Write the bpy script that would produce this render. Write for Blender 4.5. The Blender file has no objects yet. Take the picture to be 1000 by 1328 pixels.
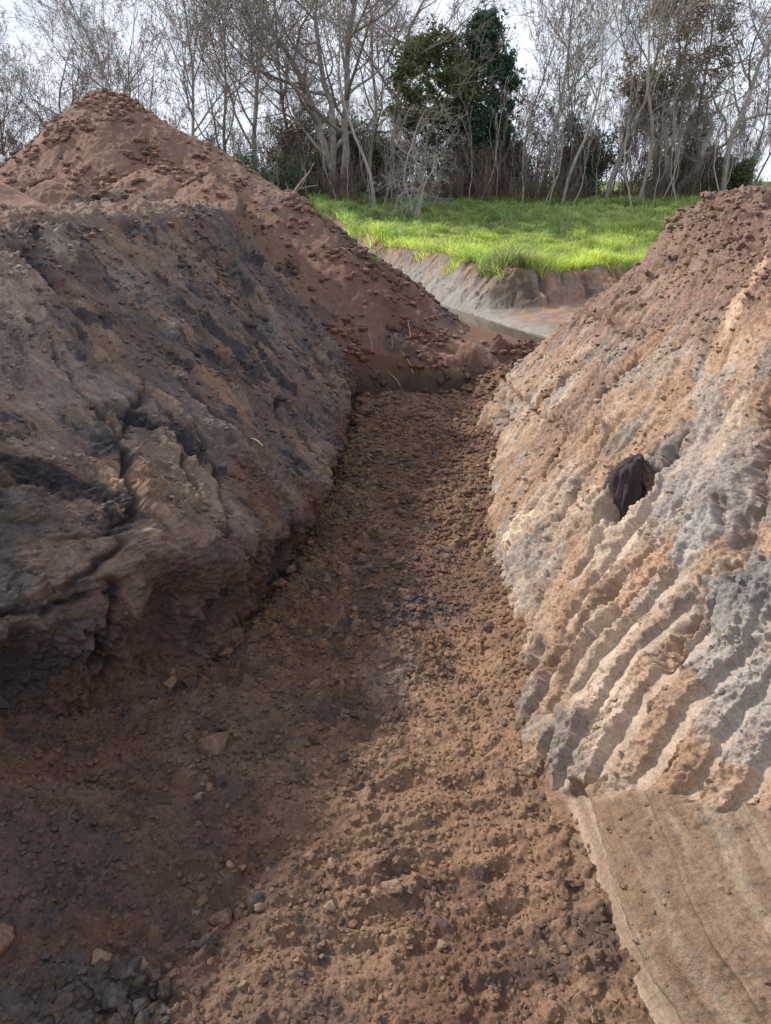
import bpy, math, random
import numpy as np
from mathutils import Vector
import time
T0 = time.time()
rng = np.random.default_rng(7)
random.seed(7)
F = np.float32
# ------------------------------------------------------------------ camera model (metres, eye at the origin)
PITCH = math.radians(24.1); SP, CP = math.sin(PITCH), math.cos(PITCH)
FPX = 959.0
def ray(u, v):
    a = (u - 500) / FPX; b = (664 - v) / FPX
    return a, CP + b * SP, -SP + b * CP
def at_z(u, v, z):
    dx, dy, dz = ray(u, v); t = z / dz
    return dx * t, dy * t
def at_y(u, v, y):
    dx, dy, dz = ray(u, v); t = y / dy
    return dx * t, dz * t
def xat(u, y, z):                      # lateral place of image column u at depth y, height z
    return (u - 500) / FPX * (y * CP - z * SP)
GRASS = -1.75; FLOOR = -3.0; WATER = -2.52

# ------------------------------------------------------------------ noise
_perm = np.random.default_rng(11).permutation(256).astype(np.int32)
_ang = np.random.default_rng(12).random(256) * 2 * np.pi
_gx = np.cos(_ang).astype(F); _gy = np.sin(_ang).astype(F)
_rnd = np.random.default_rng(13).random(256).astype(F)
_rnd2 = np.random.default_rng(14).random(256).astype(F)
_rnd3 = np.random.default_rng(15).random(256).astype(F)
def H(ix, iy, seed=0):
    return _perm[(_perm[(ix + seed * 17) & 255] + iy + seed * 31) & 255]
def gn(x, y, seed=0):
    x = np.asarray(x, F); y = np.asarray(y, F)
    x0 = np.floor(x); y0 = np.floor(y); fx = x - x0; fy = y - y0
    ix = x0.astype(np.int32); iy = y0.astype(np.int32)
    u = fx * fx * fx * (fx * (fx * 6 - 15) + 10); v = fy * fy * fy * (fy * (fy * 6 - 15) + 10)
    h = H(ix, iy, seed); a = _gx[h] * fx + _gy[h] * fy
    h = H(ix + 1, iy, seed); b = _gx[h] * (fx - 1) + _gy[h] * fy
    h = H(ix, iy + 1, seed); c = _gx[h] * fx + _gy[h] * (fy - 1)
    h = H(ix + 1, iy + 1, seed); d = _gx[h] * (fx - 1) + _gy[h] * (fy - 1)
    a = a + u * (b - a); c = c + u * (d - c)
    return (a + v * (c - a)) * F(1.5)
def fbm(x, y, oct=4, seed=0, gain=.5, lac=2.03):
    s = 0; a = 1.0
    for i in range(oct):
        s = s + F(a) * gn(x, y, seed + i); x = x * lac + 3.1; y = y * lac + 7.7; a *= gain
    return s
def ridged(x, y, oct=4, seed=0, gain=.5):
    s = 0; a = 1.0
    for i in range(oct):
        s = s + F(a) * (1 - 2 * np.abs(gn(x, y, seed + i))); x = x * 2.03 + 3.1; y = y * 2.03 + 7.7; a *= gain
    return s
def clods(x, y, size, dens=.6, seed=0, rmin=.22, rmax=.55):
    """crumb field: half-sunk irregular lumps, height in metres, and a random id per lump"""
    x = np.asarray(x, F) / size; y = np.asarray(y, F) / size
    ix = np.floor(x).astype(np.int32); iy = np.floor(y).astype(np.int32)
    best = np.zeros(x.shape, F); idv = np.full(x.shape, .5, F)
    for dx in (-1, 0, 1):
        for dy in (-1, 0, 1):
            h = H(ix + dx, iy + dy, seed); h2 = H(ix + dx + 57, iy + dy + 91, seed + 3)
            cx = ix + dx + _rnd[h]; cy = iy + dy + _rnd2[h]
            r = rmin + (rmax - rmin) * _rnd3[h2] ** 2
            ex = x - cx; ey = y - cy
            ca = _gx[h2]; sa = _gy[h2]
            qx = (ex * ca + ey * sa); qy = (-ex * sa + ey * ca) * (1.0 + .7 * _rnd[h2])
            # rounded box metric gives broken, angular lumps
            m = np.maximum(np.maximum(np.abs(qx), np.abs(qy)), (np.abs(qx) + np.abs(qy)) * .76)
            m = .6 * m + .4 * np.sqrt(qx * qx + qy * qy)
            q = m / r
            hh = np.where((q < 1) & (_rnd2[h2] < dens), r * np.sqrt(np.maximum(0, 1 - q * q)) * (.75 + .25 * _rnd[h2]) * (1 + .45 * (qx / r) * (_rnd3[h] - .3)), 0).astype(F)
            k = hh > best
            best = np.where(k, hh, best); idv = np.where(k, _rnd3[h2], idv)
    return best * F(size), idv
def sstep(a, b, x):
    t = np.clip((x - a) / (b - a), 0, 1); return t * t * (3 - 2 * t)
def lerp(a, b, t): return a + (b - a) * t
def mixc(c, col, m):                    # colour array (...,3) towards col by mask m
    return c + (np.array(col, F) - c) * m[..., None]
def seg_dist(px, py, pts):
    """distance from points to a polyline, and which side (sign) of it"""
    best = np.full(np.shape(px), 1e9); side = np.zeros(np.shape(px)); tt = np.zeros(np.shape(px))
    L = 0
    for (ax, ay), (bx, by) in zip(pts[:-1], pts[1:]):
        vx, vy = bx - ax, by - ay; l = math.hypot(vx, vy)
        t = np.clip(((px - ax) * vx + (py - ay) * vy) / (l * l), 0, 1)
        d = np.hypot(px - ax - t * vx, py - ay - t * vy)
        s = np.sign((px - ax) * vy - (py - ay) * vx)      # + on the right hand of the direction
        k = d < best
        best = np.where(k, d, best); side = np.where(k, s, side); tt = np.where(k, L + t * l, tt)
        L += l
    return best, side, tt

# ------------------------------------------------------------------ linking, naming
COL = bpy.context.scene.collection
def link(o, parent=None):
    COL.objects.link(o)
    if parent: o.parent = parent
    return o
def tag(o, label=None, cat=None, group=None, kind=None):
    if label: o['label'] = label
    if cat: o['category'] = cat
    if group: o['group'] = group
    if kind: o['kind'] = kind
    return o
def empty(name, loc=(0, 0, 0), rz=0):
    o = bpy.data.objects.new(name, None); o.location = loc; o.rotation_euler = (0, 0, rz); o.empty_display_size = .2
    return link(o)
def mesh_arrays(name, V, Fc, n, mat=None, smooth=True, cols=None):
    """V (N,3); Fc flat array of faces with n corners each"""
    me = bpy.data.meshes.new(name)
    V = np.ascontiguousarray(V, F); Fc = np.ascontiguousarray(Fc, np.int32).reshape(-1, n)
    me.vertices.add(len(V)); me.vertices.foreach_set('co', V.ravel())
    me.loops.add(Fc.size); me.loops.foreach_set('vertex_index', Fc.ravel())
    me.polygons.add(len(Fc)); me.polygons.foreach_set('loop_start', np.arange(0, Fc.size, n, dtype=np.int32))
    me.polygons.foreach_set('use_smooth', np.full(len(Fc), smooth))
    if cols is not None:
        a = me.color_attributes.new('soil', 'FLOAT_COLOR', 'POINT')
        c = np.ones((len(V), 4), F); c[:, :cols.shape[1]] = cols; a.data.foreach_set('color', c.ravel())
    me.update(calc_edges=True)
    if mat: me.materials.append(mat)
    return me
def grid_mesh(name, P, C, mat):
    r, c = P.shape[:2]
    i = np.arange(r * c, dtype=np.int32).reshape(r, c)
    f = np.stack([i[:-1, :-1], i[:-1, 1:], i[1:, 1:], i[1:, :-1]], -1)
    return mesh_arrays(name, P.reshape(-1, 3), f, 4, mat, True, C.reshape(-1, C.shape[-1]))
def grid_normals(P, ref):
    a = np.gradient(P, axis=0); b = np.gradient(P, axis=1)
    n = np.cross(a, b); n /= (np.linalg.norm(n, axis=-1, keepdims=True) + 1e-9)
    s = np.sign((n * np.array(ref)).sum(-1).mean())
    return (n * s).astype(F)

# ------------------------------------------------------------------ materials
def new_mat(name):
    m = bpy.data.materials.new(name); m.use_nodes = True
    nt = m.node_tree; nt.nodes.clear()
    out = nt.nodes.new('ShaderNodeOutputMaterial'); b = nt.nodes.new('ShaderNodeBsdfPrincipled')
    nt.links.new(b.outputs[0], out.inputs[0])
    return m, nt, b, out
def soil_material(name, fine=1.0, rough=.95, bump=.6):
    m, nt, b, out = new_mat(name); N = nt.nodes.new; L = nt.links.new
    at = N('ShaderNodeAttribute'); at.attribute_name = 'soil'
    geo = N('ShaderNodeNewGeometry')
    n1 = N('ShaderNodeTexNoise'); n1.inputs['Scale'].default_value = 60 * fine; n1.inputs['Detail'].default_value = 6; n1.inputs['Roughness'].default_value = .75
    n2 = N('ShaderNodeTexVoronoi'); n2.inputs['Scale'].default_value = 110 * fine
    n3 = N('ShaderNodeTexNoise'); n3.inputs['Scale'].default_value = 9 * fine; n3.inputs['Detail'].default_value = 5; n3.inputs['Roughness'].default_value = .7
    for n in (n1, n2, n3): L(geo.outputs['Position'], n.inputs['Vector'])
    r = N('ShaderNodeMapRange'); r.inputs[1].default_value = .3; r.inputs[2].default_value = .7; r.inputs[3].default_value = .60; r.inputs[4].default_value = 1.42
    L(n1.outputs[0], r.inputs[0])
    r3 = N('ShaderNodeMapRange'); r3.inputs[1].default_value = .3; r3.inputs[2].default_value = .7; r3.inputs[3].default_value = .82; r3.inputs[4].default_value = 1.18
    L(n3.outputs[0], r3.inputs[0])
    mu = N('ShaderNodeMath'); mu.operation = 'MULTIPLY'; L(r.outputs[0], mu.inputs[0]); L(r3.outputs[0], mu.inputs[1])
    vm = N('ShaderNodeVectorMath'); vm.operation = 'SCALE'
    L(at.outputs['Color'], vm.inputs[0]); L(mu.outputs[0], vm.inputs['Scale'])
    L(vm.outputs[0], b.inputs['Base Color'])
    b.inputs['Roughness'].default_value = rough
    b.inputs['Specular IOR Level'].default_value = .2
    ad = N('ShaderNodeMath'); ad.operation = 'MULTIPLY_ADD'; L(n1.outputs[0], ad.inputs[0]); ad.inputs[1].default_value = 1.3
    inv = N('ShaderNodeMath'); inv.operation = 'MULTIPLY'; L(n2.outputs['Distance'], inv.inputs[0]); inv.inputs[1].default_value = -.45
    L(inv.outputs[0], ad.inputs[2])
    bp = N('ShaderNodeBump'); bp.inputs['Distance'].default_value = .012 / fine
    # alpha of the attribute carries how crumbly the soil is: scraped faces stay smooth
    bs = N('ShaderNodeMath'); bs.operation = 'MULTIPLY'; L(at.outputs['Alpha'], bs.inputs[0]); bs.inputs[1].default_value = bump
    L(bs.outputs[0], bp.inputs['Strength'])
    L(ad.outputs[0], bp.inputs['Height']); L(bp.outputs[0], b.inputs['Normal'])
    return m
M_SOIL = soil_material('soil', 1.0)
M_SOILF = soil_material('far_soil', .5)
def plain(name, col, rough=.9, var=.3, scale=8, bump=.3, spec=.2):
    m, nt, b, out = new_mat(name); N = nt.nodes.new; L = nt.links.new
    tc = N('ShaderNodeTexCoord'); n = N('ShaderNodeTexNoise'); n.inputs['Scale'].default_value = scale; n.inputs['Detail'].default_value = 6; n.inputs['Roughness'].default_value = .7
    L(tc.outputs['Object'], n.inputs['Vector'])
    r = N('ShaderNodeMapRange'); r.inputs[1].default_value = .3; r.inputs[2].default_value = .7; r.inputs[3].default_value = 1 - var; r.inputs[4].default_value = 1 + var
    L(n.outputs[0], r.inputs[0])
    vm = N('ShaderNodeVectorMath'); vm.operation = 'SCALE'; vm.inputs[0].default_value = col; L(r.outputs[0], vm.inputs['Scale'])
    L(vm.outputs[0], b.inputs['Base Color']); b.inputs['Roughness'].default_value = rough; b.inputs['Specular IOR Level'].default_value = spec
    if bump:
        bp = N('ShaderNodeBump'); bp.inputs['Strength'].default_value = bump; bp.inputs['Distance'].default_value = .02
        L(n.outputs[0], bp.inputs['Height']); L(bp.outputs[0], b.inputs['Normal'])
    return m
def leaf_material(name, attr=True, col=(.2, .4, .05), trans=.45, rough=.55):
    m, nt, b, out = new_mat(name); N = nt.nodes.new; L = nt.links.new
    tr = N('ShaderNodeBsdfTranslucent'); mx = N('ShaderNodeMixShader'); mx.inputs[0].default_value = trans
    if attr:
        at = N('ShaderNodeAttribute'); at.attribute_name = 'soil'
        L(at.outputs['Color'], b.inputs['Base Color']); L(at.outputs['Color'], tr.inputs[0])
    else:
        b.inputs['Base Color'].default_value = (*col, 1); tr.inputs[0].default_value = (*col, 1)
    b.inputs['Roughness'].default_value = rough; b.inputs['Specular IOR Level'].default_value = .3
    L(b.outputs[0], mx.inputs[1]); L(tr.outputs[0], mx.inputs[2]); L(mx.outputs[0], out.inputs[0])
    return m

# soil colours (albedo)
RED = (.105, .055, .038); FLOORC = (.122, .070, .048); DRY = (.205, .128, .082); TAN = (.295, .198, .135)
PALE = (.385, .298, .23); CLAY = (.275, .24, .212); CLAYD = (.185, .158, .145); BLACK = (.040, .038, .044)
PURP = (.185, .118, .094); LGREY = (.125, .086, .072); ORNG = (.24, .145, .09); DUST = (.215, .155, .120)
def torn(g, h, seed, el=.38):
    """torn earth: broken lumps of four sizes drawn out along the marks"""
    wg = g + .03 * fbm(g * 7, h * 4, 3, seed + 40); wh = h + .06 * fbm(g * 4, h * 3, 3, seed + 44)
    a, i = clods(wg, wh * el, .20, .55, seed); b, j = clods(wg, wh * (el + .08), .10, .70, seed + 5, .25, .6); c, k = clods(wg, wh * (el + .2), .048, .85, seed + 9, .25, .6); d, l = clods(wg, wh * .8, .024, .9, seed + 13, .25, .6)
    return .50 * a + .55 * b + .65 * c + .7 * d, i, j

# ================================================================== TRENCH FLOOR
LB_Y = [0.5, 2.0, 3.0, 3.6, 3.82, 4.19, 5.44, 6.3, 7.19, 9.0, 10.2, 11.0, 11.6, 13]      # foot of the left wall
LB_X = [-2.65, -2.5, -2.35, -2.05, -1.58, -1.36, -1.03, -.93, -.84, -.74, -.70, -.74, -1.2, -2.6]
RB_Y = [0.5, 1.4, 1.82, 2.2, 2.56, 3.17, 4.27, 5.2, 6.1, 7.5, 8.96, 11.0, 12]              # foot of the right wall
RB_X = [1.42, 1.04, .89, .76, .68, .72, .80, .86, .92, 1.06, 1.24, 1.58, 1.8]
def floor_base(x, y):
    lb = np.interp(y, LB_Y, LB_X); rb = np.interp(y, RB_Y, RB_X)
    z = np.full(np.shape(x), FLOOR, F)
    near = sstep(3.7, 2.6, y)
    # loose earth banked up against both walls, more at the near left
    z = z + (.10 + .50 * near) * np.clip(1 - (x - lb) / (0.55 + 1.1 * near), 0, 2.2) ** 1.5 * .8
    z = z + (.11 - .05 * near) * np.clip(1 - (rb - x) / .36, 0, 2) ** 1.6
    z = z + .05 * fbm(x * .9, y * .7, 3, 5)
    z = z - .10 * np.exp(-((x - lb - .16) / .10) ** 2) * sstep(3.2, 4.0, y)      # open gap along the foot of the left wall
    # a low fillet against the end mound
    z = z + .12 * sstep(10.4, 11.4, y)
    return z
def floor_h(x, y, full=False):
    z = floor_base(x, y)
    wx = x + .06 * gn(x * 3, y * 3, 41); wy = y + .06 * gn(x * 3, y * 3, 42)
    lb = np.interp(y, LB_Y, LB_X)
    near = sstep(4.2, 2.4, y)
    # machine ridges running across the trench
    z = z + .040 * gn(wx * 1.1, wy * 4.4, 21) * (1 - .3 * near) + .030 * ridged(wx * 2.2, wy * 5.5, 2, 22) * sstep(.1, .5, gn(x * .5, y * .5, 23) + .35)
    z = z + .018 * fbm(wx * 5, wy * 6, 3, 24)
    loose = sstep(-.25, .35, gn(x * .8 + 3, y * .55, 25) + .15 + .5 * sstep(.9, .1, x - lb))
    loose = np.maximum(loose, near * .55)
    c1, i1 = clods(wx, wy, .17, .34, 31); c2, i2 = clods(wx, wy, .085, .55, 33); c3, i3 = clods(wx, wy, .042, .7, 35); c4, i4 = clods(wx, wy, .022, .85, 37)
    dc1 = c1 * loose * .75; dc2 = c2 * (.25 + .65 * loose)
    z = z + dc1 + dc2 * .8 + c3 * (.35 + .5 * loose) + c4 * .55
    z = z + .004 * fbm(x * 45, y * 45, 2, 51)
    if not full: return z
    return z, loose, (dc1, i1), (dc2, i2), (c3, i3), c4
def make_floor():
    ys = [1.15]
    while ys[-1] < 12.0:
        r = math.hypot(ys[-1], 3); ys.append(ys[-1] + .0042 * (r / 3.0) ** 1.55)
    ys = np.array(ys, F); xs = np.linspace(0, 1, 760, dtype=F)
    x0 = np.interp(ys, LB_Y, LB_X) - .35; x1 = np.interp(ys, RB_Y, RB_X) + .3
    x0 = np.maximum(x0, -2.9); X = x0[:, None] + (x1 - x0)[:, None] * xs[None]; Y = np.repeat(ys[:, None], len(xs), 1)
    Z, loose, (d1, i1), (d2, i2), (c3, i3), c4 = floor_h(X, Y, True)
    C = np.empty(X.shape + (4,), F); C[..., :3] = FLOORC; C[..., 3] = .9
    c = C[..., :3]
    c = mixc(c, DRY, .62 * sstep(-.1, .6, gn(X * .7, Y * .5, 61) + .6 * sstep(4.5, 2.4, Y) * sstep(-1.2, .1, X)) * (.5 + .5 * sstep(7, 4, Y)))
    c = mixc(c, (.095, .060, .048), .65 * sstep(.0, -1.0, X + .25 * gn(X * 2, Y * 2, 64)) * sstep(4.6, 3.6, Y)); c = mixc(c, RED, .7 * sstep(-.1, .5, fbm(X * 1.3, Y * 1.0, 3, 63) - .1 + .35 * sstep(-.5, -1.6, X)))  # near left darkened: shade beside the left wall put into the floor colour
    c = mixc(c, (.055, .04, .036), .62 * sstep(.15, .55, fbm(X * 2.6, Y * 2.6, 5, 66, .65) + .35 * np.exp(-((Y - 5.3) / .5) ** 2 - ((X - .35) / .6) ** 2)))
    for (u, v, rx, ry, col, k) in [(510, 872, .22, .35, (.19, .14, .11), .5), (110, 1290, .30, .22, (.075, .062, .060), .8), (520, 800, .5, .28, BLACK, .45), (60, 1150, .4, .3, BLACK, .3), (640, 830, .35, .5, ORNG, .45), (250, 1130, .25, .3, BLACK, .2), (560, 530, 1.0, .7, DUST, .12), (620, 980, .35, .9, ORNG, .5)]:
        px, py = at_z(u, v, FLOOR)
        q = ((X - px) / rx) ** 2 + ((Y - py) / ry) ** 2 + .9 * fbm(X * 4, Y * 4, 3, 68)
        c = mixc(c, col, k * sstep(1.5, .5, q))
    # lumps differ in colour: some dark topsoil, some dry
    for d, idv, th in ((d1, i1, .012), (d2, i2, .008)):
        on = sstep(th * .4, th, d)
        c = mixc(c, BLACK, on * (idv < .25) * .55); c = mixc(c, DRY, on * (idv > .72) * .5 * sstep(-.9, .1, X + .3 * (Y - 3)))
    c = c * (1 + .22 * (i3 - .5) * sstep(.002, .006, c3))[..., None]
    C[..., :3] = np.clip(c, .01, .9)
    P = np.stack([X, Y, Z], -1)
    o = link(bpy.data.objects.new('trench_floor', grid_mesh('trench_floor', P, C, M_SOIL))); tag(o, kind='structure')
    return P, C
FP, FC = make_floor()
print('floor', FP.shape, time.time() - T0)

# ================================================================== WALLS
def profile_surface(stations, ys, ncol, pw=None):
    """stations: list of (y, [(x,z)...]) with equal counts -> base grid P and (Y,S) surface coordinates"""
    sy = [s[0] for s in stations]; K = len(stations[0][1])
    # smooth interpolation of each control point along y (cosine eased)
    px = np.array([[p[0] for p in s[1]] for s in stations]); pz = np.array([[p[1] for p in s[1]] for s in stations])
    CX = np.stack([np.interp(ys, sy, px[:, k]) for k in range(K)], 1); CZ = np.stack([np.interp(ys, sy, pz[:, k]) for k in range(K)], 1)
    t = np.linspace(0, K - 1, ncol) if pw is None else np.interp(np.linspace(0, 1, ncol), np.cumsum([0] + pw) / sum(pw), np.arange(K))
    t = np.clip(t, 0, K - 1.0001); i = t.astype(int); f = t - i
    def cr(A):                          # Catmull-Rom through the profile, softened
        a0 = A[:, np.maximum(i - 1, 0)]; a1 = A[:, i]; a2 = A[:, np.minimum(i + 1, K - 1)]; a3 = A[:, np.minimum(i + 2, K - 1)]
        m1 = (a2 - a0) * .4; m2 = (a3 - a1) * .4
        f2 = f * f; f3 = f2 * f
        return (2 * f3 - 3 * f2 + 1) * a1 + (f3 - 2 * f2 + f) * m1 + (-2 * f3 + 3 * f2) * a2 + (f3 - f2) * m2
    X = cr(CX); Z = cr(CZ); Y = np.repeat(ys[:, None], ncol, 1)
    S = np.zeros_like(X); S[:, 1:] = np.cumsum(np.hypot(np.diff(X, axis=1), np.diff(Z, axis=1)), axis=1)
    return np.stack([X, Y, Z], -1).astype(F), Y.astype(F), S.astype(F)
def find(P, u, v):
    """grid index whose base point is seen at picture place u, v"""
    d = P[..., 1] * CP - P[..., 2] * SP; up = P[..., 1] * SP + P[..., 2] * CP
    e = (P[..., 0] / d * FPX + 500 - u) ** 2 + (664 - up / d * FPX - v) ** 2
    return np.unravel_index(np.argmin(e), e.shape)
def coord(P, Y, S, u, v):
    k = find(P, u, v); return Y[k], S[k]
def row_steps(y0, y1, step0, p=1.1, yref=4):
    ys = [y0]
    while ys[-1] < y1: ys.append(ys[-1] + step0 * max(.6, ys[-1] / yref) ** p)
    return np.array(ys, F)
def patch(Y, S, P, u, v, ry, rs, ang=0, seed=0, wob=.7):
    cy, cs = coord(P, Y, S, u, v); a = math.radians(ang); ca, sa = math.cos(a), math.sin(a)
    e, f = (Y - cy) * ca + (S - cs) * sa, -(Y - cy) * sa + (S - cs) * ca
    q = (e / ry) ** 2 + (f / rs) ** 2
    k = q < 6
    out = np.zeros(Y.shape, F)
    out[k] = sstep(1.5, .55, q[k] + wob * fbm(Y[k] * 6, S[k] * 6, 4, seed + 70, .6) * 1.2)
    return out

# ---- left wall -----------------------------------------------------------------
def make_left():
    st = []
    lipz = {2.0: (-2.15, -.12), 3.0: (-2.15, -.05), 3.6: (-2.2, .06), 4.19: (-2.2, .10), 5.44: (-2.42, .12), 7.19: (-2.62, .14), 9.0: (-2.62, .16), 10.4: (-2.6, .13), 10.9: (-2.55, .10), 11.15: (-2.4, .0), 11.5: (-2.1, -.3), 12.2: (-1.7, -.6)}
    crest = {2.0: (-4.3, -.45), 3.0: (-4.2, -.42), 3.6: (-4.1, -.42), 4.19: (-3.75, -.42), 5.44: (-3.4, -.44), 7.19: (-3.15, -.43), 9.0: (-2.65, -.40), 10.4: (-2.2, -.36), 10.9: (-2.2, -.42), 11.15: (-2.35, -.5), 11.5: (-2.7, -.62), 12.2: (-3.6, -.9)}
    for y in sorted(lipz):
        b = float(np.interp(y, LB_Y, LB_X)) + (.17 if 3.3 < y < 8 else .05); lz, ov = lipz[y]; cx, cz = crest[y]
        lx = b + ov
        bulge = .05
        m1 = (lerp(lx, cx, .33) + bulge * .7, lerp(lz, cz, .33) + bulge * .55); m2 = (lerp(lx, cx, .68) + bulge * .6, lerp(lz, cz, .68) + bulge * .6)
        st.append((y, [(b - .30, -3.3), (b - .05, -3.02), (b - .02, lerp(-3.0, lz, .5)), (lx, lz), m1, m2, (cx, cz), (cx - .8, cz + .02), (cx - 2.2, cz - .15), (cx - 4.5, -1.2), (cx - 7, -1.95)]))
    ys = row_steps(2.0, 12.2, .0075, 1.0)
    P, Y, S = profile_surface(st, ys, 800, [3, 6, 9, 16, 16, 14, 7, 6, 4, 2])
    sl = np.array([np.interp(3, np.arange(11), np.arange(11))])
    # height above foot helps tell the cut face from the slope
    n = grid_normals(P, (1, 0, 1))
    X, Z = P[..., 0], P[..., 2]
    lb = np.interp(ys, LB_Y, LB_X)[:, None]
    lz = np.interp(ys, sorted(lipz), [lipz[k][0] for k in sorted(lipz)])[:, None]
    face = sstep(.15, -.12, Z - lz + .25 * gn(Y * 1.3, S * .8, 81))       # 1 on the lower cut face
    cxs = np.interp(ys, sorted(crest), [crest[k][0] for k in sorted(crest)])[:, None]
    top = sstep(.15, -.35, X - cxs + .25 * gn(Y * 1.1, S * 1.1, 80))
    slope = (1 - face) * (1 - top)
    arc = np.concatenate([[0], np.cumsum(np.hypot(np.diff(ys), np.diff(lb[:, 0])))]).astype(F); Q = np.repeat(arc[:, None], Y.shape[1], 1)   # run of the foot
    wY = Y + .10 * fbm(Y * 1.2, S * 1.2, 2, 82); wS = S + .10 * fbm(Y * 1.2, S * 1.2, 2, 83)
    g = wY - .42 * wS; h = wS + .42 * wY                                # g: across the scrape marks, h: along them
    D = .05 * fbm(Y * .6, S * .6, 3, 84) + .035 * fbm(g * 1.7, h * .6, 3, 85)
    D = D + slope * (.034 * ridged(g * 2.4, h * .45, 3, 86) + .020 * gn(g * 9, h * .9, 88) + .012 * gn(g * 22, h * 1.5, 89))
    # slabs: stepped chunks of clay standing out along the marks
    sl1 = np.floor((fbm(g * 2.0, h * .7, 3, 90) + 1) * 3.2) / 3.2
    D = D + slope * .055 * (sl1 - 1)
    rough = sstep(-.1, .45, fbm(Y * 1.6, S * 1.6, 3, 92) + .1)
    tr, ti, tj = torn(g, h, 60)
    chip = sstep(-.25, .35, fbm(Y * 1.1, S * 1.3, 3, 91))
    D = D + slope * (.45 + 1.15 * chip) * tr + face * torn(Q, S, 80, .5)[0] * .9
    c2, i2 = clods(g, h * .72, .16, .35, 93); c3, i3 = clods(wY, wS, .07, .55, 94); c4, i4 = clods(wY, wS, .03, .7, 95)
    D = D + c2 * slope * rough * .5 + c3 * (.12 + .5 * rough * slope + .6 * top) + c4 * (.25 + .4 * rough + .5 * top) + top * (c2 * .9 + .07 * ridged(Y * 2.2, X * 2.2, 4, 97))
    # cut face: vertical flutes and torn pockets
    D = D + face * (.045 * ridged(Q * 1.9, S * .5, 3, 98) + .034 * ridged(Q * 5.2, S * 1.0, 3, 99) + .03 * fbm(Q * 4, S * 3, 4, 100) - .04)
    D = D - face * .16 * sstep(.15, .5, gn(Q * 1.6, S * .6, 102)) * sstep(-2.98, -2.8, Z)
    D = D + face * (c3 * .5 + c4 * .45 + .02 * fbm(Q * 9, S * 9, 4, 104, .65))
    D = D + .014 * fbm(Q * 14, S * 14, 3, 103) * (1 - .5 * slope)
    # the colours
    c = np.empty(P.shape, F); c[:] = LGREY
    c = mixc(c, DUST, .7 * sstep(-.15, .4, fbm(g * 1.6, h * .5, 3, 110) + .15 * sstep(6, 4, Y)) * (1 - face))
    c = mixc(c, ORNG, .40 * sstep(.12, .5, fbm(g * 1.6, h * .35, 3, 112)) * (1 - top))
    c = mixc(c, DUST, .5 * (ti > .6) * slope * sstep(.01, .03, tr)); c = mixc(c, CLAYD, .5 * (tj < .35) * slope * sstep(.006, .02, tr))
    c = mixc(c, (.105, .088, .084), .75 * sstep(.0, .40, fbm(g * 2.6, h * .9, 4, 114) + .08) * slope)
    c = mixc(c, BLACK, .80 * sstep(.30, .48, fbm(g * 2.8, h * 1.4, 6, 116, .68)) * slope)
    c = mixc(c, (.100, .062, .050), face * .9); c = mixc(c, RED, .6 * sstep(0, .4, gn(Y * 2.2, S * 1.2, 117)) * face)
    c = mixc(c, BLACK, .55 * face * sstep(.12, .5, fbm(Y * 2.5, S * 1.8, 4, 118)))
    c = mixc(c, DUST, top * .6); c = mixc(c, ORNG, top * .35 * sstep(0, .4, fbm(Y * 1.5, X * 1.5, 3, 119)))
    for (u, v, ry, rs, ang, col, k, dd) in [
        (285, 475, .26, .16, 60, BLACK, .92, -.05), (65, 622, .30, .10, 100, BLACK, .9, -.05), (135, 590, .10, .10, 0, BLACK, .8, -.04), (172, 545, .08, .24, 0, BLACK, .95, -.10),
        (250, 590, .30, .12, 75, BLACK, .9, -.05), (345, 470, .22, .10, 60, BLACK, .7, -.03), (340, 520, .3, .07, 60, BLACK, .7, -.02), (205, 362, .15, .05, 90, BLACK, .8, -.05), (330, 345, .18, .07, 60, BLACK, .6, -.02),
        (360, 430, .5, .14, 30, CLAYD, .8, .02), (100, 430, .13, .09, 60, BLACK, .6, -.02), (20, 445, .15, .06, 60, BLACK, .6, -.01), (215, 420, .05, .55, -28, ORNG, .85, -.03), (285, 520, .10, .45, -25, ORNG, .7, -.01),
        (75, 330, .25, .16, 30, (.24, .19, .155), .8, .07), (180, 380, .2, .3, 20, CLAYD, .5, .03), (60, 480, .5, .5, 0, (.22, .175, .15), .5, 0), (40, 850, .3, .3, 0, BLACK, .5, 0), (110, 730, .25, .2, 0, (.21, .15, .12), .6, .05),
        (330, 640, .3, .2, 30, RED, .7, 0), (190, 640, .14, .22, 0, ORNG, .6, 0), (240, 690, .3, .2, 0, (.22, .15, .12), .6, .02), (370, 500, .16, .08, 60, BLACK, .8, -.02), (230, 280, .3, .1, 90, BLACK, .5, 0), (20, 380, .4, .2, 30, (.3, .23, .19), .7, .02)]:
        m = patch(Y, S, P, u, v, ry, rs, ang, int(u) % 13)
        c = mixc(c, col, m * k); D = D + dd * m
        if col is BLACK: D = D + m * (.03 * ridged(Y * 8, S * 8, 4, int(v) % 50) + .9 * c3)
    # long open cracks
    for pts, w, dp in [([(0, 800), (80, 780), (140, 715), (163, 640), (150, 575), (190, 490)], .035, .085), ([(250, 560), (285, 640), (300, 700)], .03, .08), ([(135, 760), (120, 820), (140, 900)], .035, .10), ([(230, 600), (250, 650)], .025, .08), ([(355, 520), (380, 600), (395, 650)], .03, .08), ([(60, 440), (110, 520), (150, 575)], .02, .05)]:
        q = [coord(P, Y, S, *p) for p in pts]
        d, _, _ = seg_dist(Y + .05 * fbm(Y * 5, S * 5, 3, 121), S + .05 * fbm(Y * 5, S * 5, 3, 122), q)
        m = np.exp(-(d / w * 1.5) ** 2).astype(F); D = D - dp * m * 1.0; c = mixc(c, BLACK, m * .6)
        D = D + .02 * np.exp(-((d - w * 2.6) / (w * 1.6)) ** 2)
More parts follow.
